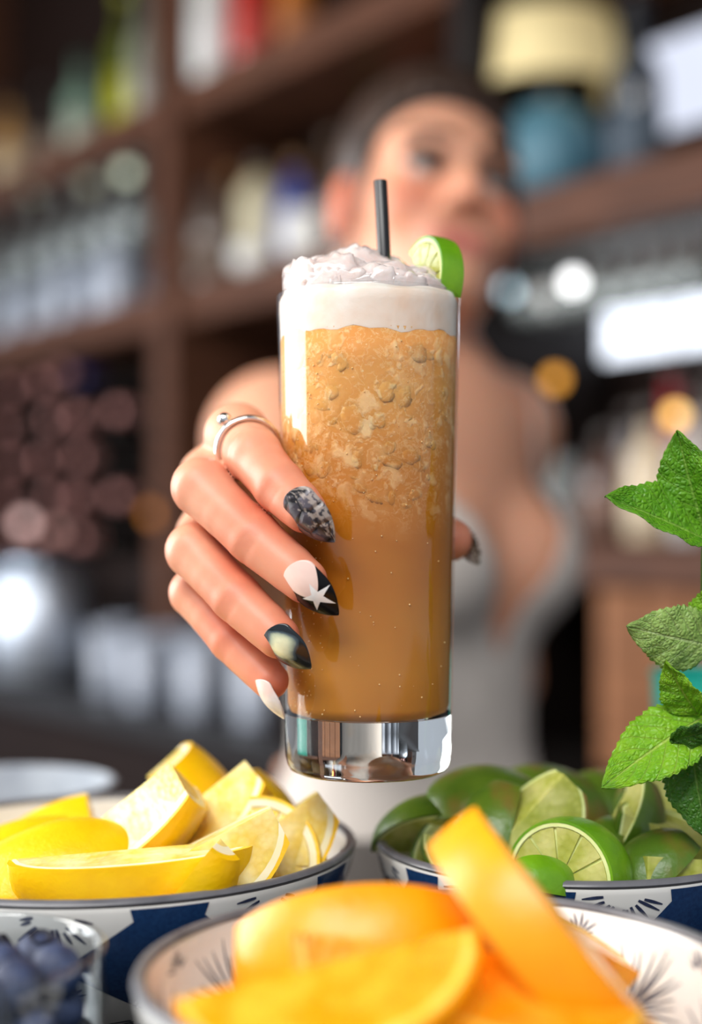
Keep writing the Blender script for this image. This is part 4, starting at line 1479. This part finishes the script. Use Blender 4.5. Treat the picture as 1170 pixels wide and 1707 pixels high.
hC = np.tile(SK, (len(hV), 1))
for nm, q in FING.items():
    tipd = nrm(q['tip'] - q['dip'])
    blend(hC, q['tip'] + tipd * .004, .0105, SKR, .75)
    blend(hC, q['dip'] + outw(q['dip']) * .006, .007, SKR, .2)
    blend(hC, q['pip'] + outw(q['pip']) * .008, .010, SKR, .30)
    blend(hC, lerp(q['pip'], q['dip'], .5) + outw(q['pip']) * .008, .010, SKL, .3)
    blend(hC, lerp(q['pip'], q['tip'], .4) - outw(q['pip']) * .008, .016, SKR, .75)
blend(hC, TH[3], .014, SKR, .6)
del hf, tot

# ------------------------------------------------------------------ the woman: body
bf = Field((-.24, .685, -.01), (.42, 1.66, 1.72), .005)
psi = math.radians(19); phi = math.radians(10)
hfwd = np.array([math.sin(psi), -math.cos(psi), .20]); hfwd = nrm(hfwd)
hr0 = np.array([math.cos(psi), math.sin(psi), 0])
hup0 = nrm(np.cross(hr0, hfwd)) * 1.0
if hup0[2] < 0: hup0 = -hup0
hri = hr0 * math.cos(phi) - hup0 * math.sin(phi)
hup = hup0 * math.cos(phi) + hr0 * math.sin(phi)
HAX = np.array([hri, hfwd, hup])
HC = A3(.066, 1.285, .279)
HL = lambda x, y, z: HC + hri * x + hfwd * y + hup * z
sx_ = nrm([LS[0] - RS[0], LS[1] - RS[1], 0]); fx_ = np.array([sx_[1], -sx_[0], 0]); TAX = np.array([sx_, fx_, UP])
C0 = A3(.055, 1.262, .05)
TL = lambda x, y, z: C0 + sx_ * x + fx_ * y + UP * z


def torso(f):
    f.ell(TL(0, 0, -.06), (.128, .088, .16), TAX, .04)
    f.ell(TL(0, .0, .03), (.12, .07, .07), TAX, .04)
    for s_ in (-1, 1):
        f.ell(TL(s_ * .062, .066, -.075), (.052, .046, .052), TAX, .03)
    f.ell(TL(0, 0, -.23), (.112, .082, .13), TAX, .05)
    f.ell(TL(0, -.01, -.40), (.158, .112, .15), TAX, .05)


torso(bf)
dressF = Field((-.24, .9, .40), (.42, 1.66, 1.50), .005)
torso(dressF)
bf.cone(lerp(RS, LS, .12), lerp(RS, LS, .88), .040, .040, .04)
NB = A3(.062, 1.300, .115)
bf.cone(NB, HL(0, -.02, -.075), .052, .050, .03)
bf.cone(NB + [0, 0, -.0], lerp(RS, NB, .25), .045, .036, .04)
bf.cone(NB + [0, 0, -.0], lerp(LS, NB, .25), .045, .036, .04)
# arms
bf.ell(RS, (.052, .055, .05), None, .03)
bf.cone(RS, ELBOW, .047, .038, .03)
bf.cone(ELBOW, lerp(ELBOW, WRIST, .4), .038, .037, .02)
bf.cone(lerp(ELBOW, WRIST, .4), lerp(ELBOW, WRIST, .9), .037, .0235, .01)
LE = A3(.150, 1.50, -.15); LWR = A3(.03, 1.46, -.26)
bf.ell(LS, (.05, .05, .05), None, .03)
bf.cone(LS, LE, .045, .037, .02)
bf.cone(LE, LWR, .036, .024, .02)
bf.cone(LWR, LWR + [-.09, .0, .02], .024, .013, .02)
# legs down to the floor
for s_ in (-1, 1):
    hip = TL(s_ * .085, -.01, -.46); knee = TL(s_ * .075, .01, -.46 - .38); foot = TL(s_ * .07, -.015, 0); foot[2] = .045
    bf.cone(hip, knee, .085, .052, .03)
    bf.cone(knee, foot, .052, .034, .02)
    ftp = foot + fx_ * .14; ftp[2] = .028
    bf.cone(foot - [0, 0, .012], ftp, .034, .026, .02)
# head
bf.ell(HL(0, -.016, .035), (.073, .089, .083), HAX, .02)
bf.ell(HL(0, .022, -.030), (.060, .062, .080), HAX, .03)
bf.cone(HL(0, .066, -.088), HL(0, .055, -.075), .019, .028, .025)
for s_ in (-1, 1):
    bf.cone(HL(s_ * .050, -.01, -.055), HL(s_ * .014, .062, -.09), .020, .017, .02)
    bf.ell(HL(s_ * .040, .058, -.028), (.024, .022, .022), HAX, .02)
    bf.cone(HL(s_ * .012, .083, .026), HL(s_ * .048, .066, .026), .010, .009, .014)
    bf.ell(HL(s_ * .032, .094, .006), (.017, .015, .012), HAX, .012, True)
    bf.ell(HL(s_ * .076, -.008, -.008), (.009, .019, .032), HAX, .006)
    bf.ell(HL(s_ * .012, .094, -.030), (.009, .010, .008), HAX, .006)
bf.cone(HL(0, .082, .014), HL(0, .104, -.024), .008, .0105, .010)
bf.cone(HL(-.022, .080, -.055), HL(.022, .080, -.055), .007, .007, .010)
bf.cone(HL(-.018, .081, -.066), HL(.018, .081, -.066), .008, .008, .008)
bV, bQ = bf.mesh()
bV = relax(bV, bQ, 2, .45)
bC = np.tile(SK, (len(bV), 1))
loc_h = (bV - HC) @ HAX.T


def hb(c, rad, col_, amt):
    global bC
    d_ = np.sqrt((((loc_h - np.array(c)) / np.array(rad)) ** 2).sum(1))
    f_ = (np.exp(-d_ ** 2.5) * amt)[:, None]
    bC = bC * (1 - f_) + col_ * f_


LIP = np.array(S(176, 74, 78)[:3]); DARK = np.array(S(70, 44, 36)[:3])
for s_ in (-1, 1):
    hb((s_ * .042, .07, -.025), (.024, .03, .02), SKR, .55)
    hb((s_ * .032, .085, .008), (.022, .02, .012), DARK, .85)
    hb((s_ * .078, 0, -.005), (.014, .03, .04), SKR, .7)
hb((0, .085, -.061), (.030, .02, .010), LIP, .95)
hb((0, .10, -.025), (.014, .02, .012), SKR, .3)
nh = len(hV)
allV = np.concatenate([hV, bV]); allQ = np.concatenate([hQ, bQ + nh]); allC = np.concatenate([hC, bC])
person = empty('person', TL(0, 0, 0) * [1, 1, 0], 'woman in a pale grey low-cut dress holding the cocktail out', 'person')
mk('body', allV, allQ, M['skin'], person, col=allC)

# dress
for s_ in (-1, 1):
    dressF.cone(TL(s_ * .085, .03, .06), TL(s_ * .10, -.03, .065), .022, .022, .02)
dressF.cone(TL(0, -.005, -.40), TL(0, -.005, -.72), .150, .185, .05)
dressF.cone(lerp(RS, LS, .2), lerp(RS, LS, .8), .040, .040, .04)
dV, dQ = dressF.mesh(iso=.007)
dV = relax(dV, dQ, 2, .45)
ld = (dV - C0) @ TAX.T
zn_ = np.where(ld[:, 1] > -.02, -.150 + 1.80 * np.abs(ld[:, 0]) + 4 * np.maximum(np.abs(ld[:, 0]) - .072, 0), .02)
ok = (ld[:, 2] < zn_) & ((np.abs(ld[:, 0]) < .124) | (ld[:, 2] < -.03)) & (ld[:, 2] > -.76)
keep = ok[dQ].all(1)
dQ = dQ[keep]
used = np.unique(dQ); mp = np.full(len(dV), -1); mp[used] = np.arange(len(used))
d_o = mk('dress', dV[used], mp[dQ], M['dress'], person)
sm = d_o.modifiers.new('cloth', 'SOLIDIFY'); sm.thickness = .002

# hair
hr = Field(HC - .2, HC + .2, .004)
hr.ell(HL(0, -.018, .046), (.081, .095, .099), HAX, .01)
hr.ell(HL(0, -.050, -.01), (.070, .062, .07), HAX, .02)
sl, X, Y, Z = hr.sub(HC - .2, HC + .2)
dx, dy, dz_ = X - HC[0], Y - HC[1], Z - HC[2]
lx = dx * hri[0] + dy * hri[1] + dz_ * hri[2]
ly = dx * hfwd[0] + dy * hfwd[1] + dz_ * hfwd[2]
lz = dx * hup[0] + dy * hup[1] + dz_ * hup[2]
cut = .80 * ly - .60 * lz - .006 + .10 * np.abs(lx) - 1.2 * np.maximum(np.abs(lx) - .058, 0)
hr.F = np.maximum(hr.F, cut.astype(np.float32))
hr.ell(HL(0, -.122, .055), (.045, .038, .042), HAX, .015)
# strands grooves
hr.F += (.0012 * np.sin(lx * 420 + 6 * np.sin(ly * 20))).astype(np.float32)
rV, rQ = hr.mesh()
rV = relax(rV, rQ, 1, .4)
mk('hair', rV, rQ, M['hair'], person)
# loose lock in front of the ear
for s_ in (-1, 1):
    mk('hair_lock', *tube(bez(HL(s_ * .066, .03, .04), HL(s_ * .083, .03, -.02), HL(s_ * .07, .02, -.085), 10), list(np.linspace(.006, .0015, 10)), 8), M['hair'], person)
    ec = HL(s_ * .032, .0715, .004)
    ey = mk('eye', *sphere(ec, .0118, 20, 14), M['eye_white'], person)
    mk('iris', *sphere(ec + hfwd * .0072, .0062, 14, 10), M['iris'], ey)
    mk('eyelash', *tube(bez(HL(s_ * .017, .085, .007), HL(s_ * .032, .093, .013), HL(s_ * .052, .074, .006), 10), [.001] + [.0052] * 8 + [.001], 8), M['lash'], person)
    mk('eyebrow', *tube(bez(HL(s_ * .014, .094, .026), HL(s_ * .034, .092, .038), HL(s_ * .056, .070, .028), 10), [.0015] + [.0035] * 7 + [.002, .001], 8), M['hair'], person)
ear = mk('earring', *lathe([(.009 + .0012 * math.cos(a), .0012 * math.sin(a)) for a in np.linspace(0, 2 * math.pi, 9)], 24), M['white_metal'], person, local=True)
ear.location = HL(-.078, -.006, -.052) - ORG[person.name]
ear.rotation_euler = (math.pi / 2, 0, .6)

# ------------------------------------------------------------------ nails
def nail_uvmat(kind):
    t = NT('nail_' + kind)
    uv = t.n('TexCoord').outputs['UV']
    s_ = t.n('SeparateXYZ', {0: uv})
    u_, v_ = s_.outputs[0], s_.outputs[1]
    uc = t.math('SUBTRACT', u_, .5)
    kw = {}
    if kind == 'croc':
        vo = t.n('TexVoronoi', {'Vector': t.n('Mapping', {0: uv, 3: (2.1, 4.0, 1)}).outputs[0], 'Scale': 1.0, 'Randomness': .75}, feature='DISTANCE_TO_EDGE')
        f1 = t.n('TexVoronoi', {'Vector': t.n('Mapping', {0: uv, 3: (2.1, 4.0, 1)}).outputs[0], 'Scale': 1.0, 'Randomness': .75}, feature='F1')
        edge = t.n('MapRange', {0: vo.outputs[0], 1: .02, 2: .20}).outputs[0]
        cell = t.mix(f1.outputs['Distance'], S(26, 25, 28), S(120, 112, 122))
        c_ = t.mix(edge, S(24, 22, 26), cell)
        gold = t.n('MapRange', {0: t.math('SUBTRACT', t.noise(9, 4, uv), t.math('MULTIPLY', u_, .35)), 1: .40, 2: .46}).outputs[0]
        c_ = t.mix(t.math('MULTIPLY', gold, .55), c_, S(206, 190, 176))
        h = edge
        bs = .6
    elif kind == 'star':
        lim = t.math('ADD', .56, t.math('MULTIPLY', t.math('POWER', t.math('ABSOLUTE', t.math('ADD', uc, .02)), 2.0), -1.6))
        lim = t.math('ADD', lim, t.math('MULTIPLY', uc, -.10))
        bl = t.n('MapRange', {0: t.math('SUBTRACT', v_, lim), 1: -.006, 2: .006}).outputs[0]
        c_ = t.mix(bl, t.mix(t.noise(4, 2, uv), S(238, 212, 200), S(230, 196, 184)), S(12, 12, 14))
        h = t.noise(3, 1, uv); bs = .05
    elif kind == 'pearl':
        sw = t.math('ADD', t.math('MULTIPLY', t.math('SINE', t.math('ADD', t.math('MULTIPLY', v_, 9.0), t.math('MULTIPLY', uc, 7.0))), .06), uc)
        d = t.math('ADD', t.math('POWER', t.math('MULTIPLY', sw, 2.3), 2.0), t.math('POWER', t.math('MULTIPLY', t.math('SUBTRACT', v_, .36), 2.7), 2.0))
        c_ = t.ramp(t.math('ADD', d, t.math('MULTIPLY', t.math('SUBTRACT', t.noise(5, 3, uv), .5), .35)), [(.05, S(236, 236, 196)), (.35, S(176, 186, 160)), (.62, S(72, 88, 96)), (.9, S(18, 26, 32))])
        h = t.noise(5, 2, uv); bs = .25
    elif kind == 'marble':
        c_ = t.mix(t.n('MapRange', {0: v_, 1: .32, 2: .5}).outputs[0], S(240, 214, 204), t.mix(t.noise(6, 4, uv), S(252, 250, 248), S(226, 220, 220)))
        h = t.noise(6, 3, uv); bs = .2
    else:
        vo = t.n('MapRange', {0: t.noise(9, 4, uv, (1, 2.4, 1)), 1: .45, 2: .55}).outputs[0]
        c_ = t.mix(vo, S(214, 206, 196), S(40, 36, 34))
        h = vo; bs = .4
    p = t.n('BsdfPrincipled', {'Base Color': c_, 'Roughness': .26, 'Coat Weight': .0 if kind == 'star' else .3, 'Coat Roughness': .08, 'Specular IOR Level': .25 if kind == 'star' else .5})
    b = t.n('Bump', {'Height': h, 'Strength': bs, 'Distance': .0008})
    t.t.links.new(b.outputs[0], p.inputs['Normal'])
    return t.done(p.outputs[0])


def nail_fn(base, tdir, nor, L, W, arch=.42, droop=.10):
    tdir = nrm(tdir); n_ = nrm(np.asarray(nor) - tdir * (np.asarray(nor) @ tdir)); s_ = np.cross(tdir, n_)
    def wv(v_):
        if v_ < .22:
            return math.sqrt(max(0, 1 - ((.22 - v_) / .22) ** 2)) * .96 + .0
        if v_ < .45:
            return .96 + .04 * math.sin((v_ - .22) / .23 * math.pi / 2)
        q = (v_ - .45) / .55
        return max(.02, (1 - q ** 1.9) ** .85)
    def f(u_, v_, off=0.0):
        x_ = u_ * wv(v_) * W / 2
        z_ = -arch * x_ * x_ / (W / 2) + L * (.10 * math.sin(math.pi * min(1, v_ * 1.05)) - droop * v_ ** 2)
        return np.asarray(base) + tdir * v_ * L + s_ * x_ + n_ * (z_ + off)
    return f


def nail(kind, base, tdir, nor, L, W, label, **kw):
    f = nail_fn(base, tdir, nor, L, W, **kw)
    nu, nv = 21, 41
    V, UV = [], []
    vs = 1 - np.cos(np.linspace(0, math.pi, nv)); vs = vs / 2
    for v_ in vs:
        for j in range(nu):
            u_ = 2 * j / (nu - 1) - 1
            V.append(f(u_, v_)); UV.append([(u_ + 1) / 2, v_])
    Fc = [[i * nu + j, i * nu + j + 1, (i + 1) * nu + j + 1, (i + 1) * nu + j] for i in range(nv - 1) for j in range(nu - 1)]
    o_ = mk('fingernail', V, Fc, nail_uvmat(kind), person, uv=UV)
    sd_ = o_.modifiers.new('thickness', 'SOLIDIFY'); sd_.thickness = .0009; sd_.offset = -1
    o_['label'] = label
    return o_, f


q = FING['index']
td = nrm(P(550, 906, .4745) - P(481, 822, .4745)); no_ = nrm([-.45, -.85, -.22])
nail('croc', P(481, 820, .4755), td, no_, .0222, .0140, 'long pointed nail in glossy grey and black crocodile pattern')
td = nrm(P(556, 1028, .4755) - P(483, 948, .4755))
o_s, f_s = nail('star', P(481, 944, .4765), td, no_, .0228, .0142, 'long pointed pale pink nail with a black tip and a white star')
# white star lying over the black edge
pts = []; Fs = []
cu, cv = -.12, .60
for k_ in range(10):
    a = math.pi / 2 + k_ * math.pi / 5 + .35
    rr = (.0052 if k_ % 2 == 0 else .0019)
    if k_ == 0: rr = .0060
    pts.append((cu + rr * math.cos(a) / .0066, cv + rr * math.sin(a) / .0228))
SV = []
nsub = 6
ctrp = (cu, cv)
for k_ in range(10):
    p1, p2 = pts[k_], pts[(k_ + 1) % 10]
    for i in range(nsub + 1):
        w1 = i / nsub
        ea = (ctrp[0] + (p1[0] - ctrp[0]) * w1, ctrp[1] + (p1[1] - ctrp[1]) * w1)
        eb = (ctrp[0] + (p2[0] - ctrp[0]) * w1, ctrp[1] + (p2[1] - ctrp[1]) * w1)
        for j in range(4):
            w2 = j / 3
            u_, v_ = ea[0] + (eb[0] - ea[0]) * w2, ea[1] + (eb[1] - ea[1]) * w2
            # u is in half widths at full width: undo the taper so that the star keeps its shape
            SV.append((u_, v_))
    b0 = k_ * (nsub + 1) * 4
    for i in range(nsub):
        for j in range(3):
            Fs.append([b0 + i * 4 + j, b0 + i * 4 + j + 1, b0 + (i + 1) * 4 + j + 1, b0 + (i + 1) * 4 + j])
def wfun(v_):
    if v_ < .45: return 1.0
    return max(.05, (1 - ((v_ - .45) / .55) ** 1.9) ** .85)
M['star'] = pbr('white_nail_paint', S(248, 248, 246), None, 200, .2, coat=.8)
mk('star_decal', [f_s(max(-1, min(1, u_ / wfun(v_))), min(v_, .97), .00018) for u_, v_ in SV], Fs, M['star'], o_s)
td = nrm(P(512, 1116, .481) - P(448, 1050, .481))
nail('pearl', P(446, 1050, .4815), td, nrm([-.55, -.80, -.25]), .0192, .0138, 'pointed nail with a pearly yellow swirl and a black edge')
nail('marble', P(428, 1133, .4965), P(468, 1207, .498) - P(430, 1138, .4965), (-.80, -.50, -.15), .0165, .0105, 'white marbled pointed nail on the little finger')
nail('silver', TH[3] + np.array([.004, .006, .004]), np.array([.45, -.35, -.75]), (.75, .62, .15), .0165, .0115, 'silver and black thumbnail behind the glass')

# ring on the index finger
rc = lerp(FING['index']['pip'], FING['index']['mcp'], .30)
rd = nrm(FING['index']['mcp'] - FING['index']['pip'])
ru = nrm(np.cross(rd, UP)); rv = np.cross(rd, ru)
rr_ = .0114
prof_ = [(rr_ + .0010 * math.cos(a), .0017 * math.sin(a)) for a in np.linspace(0, 2 * math.pi, 11)]
V, Fc = lathe(prof_, 64)
rg = mk('finger_ring', V @ np.array([ru, rv, rd]) + rc, Fc, M['white_metal'], person)
rg['label'] = 'thin white metal band with a round bead on the index finger'
bead = rc + nrm(-rv * np.sign(rv[2]) * -1 * .9 + np.array([-.75, 0, 0])) * (rr_ + .0022)
mk('bead', *sphere(bead, .0026, 18, 12), M['white_metal'], rg)
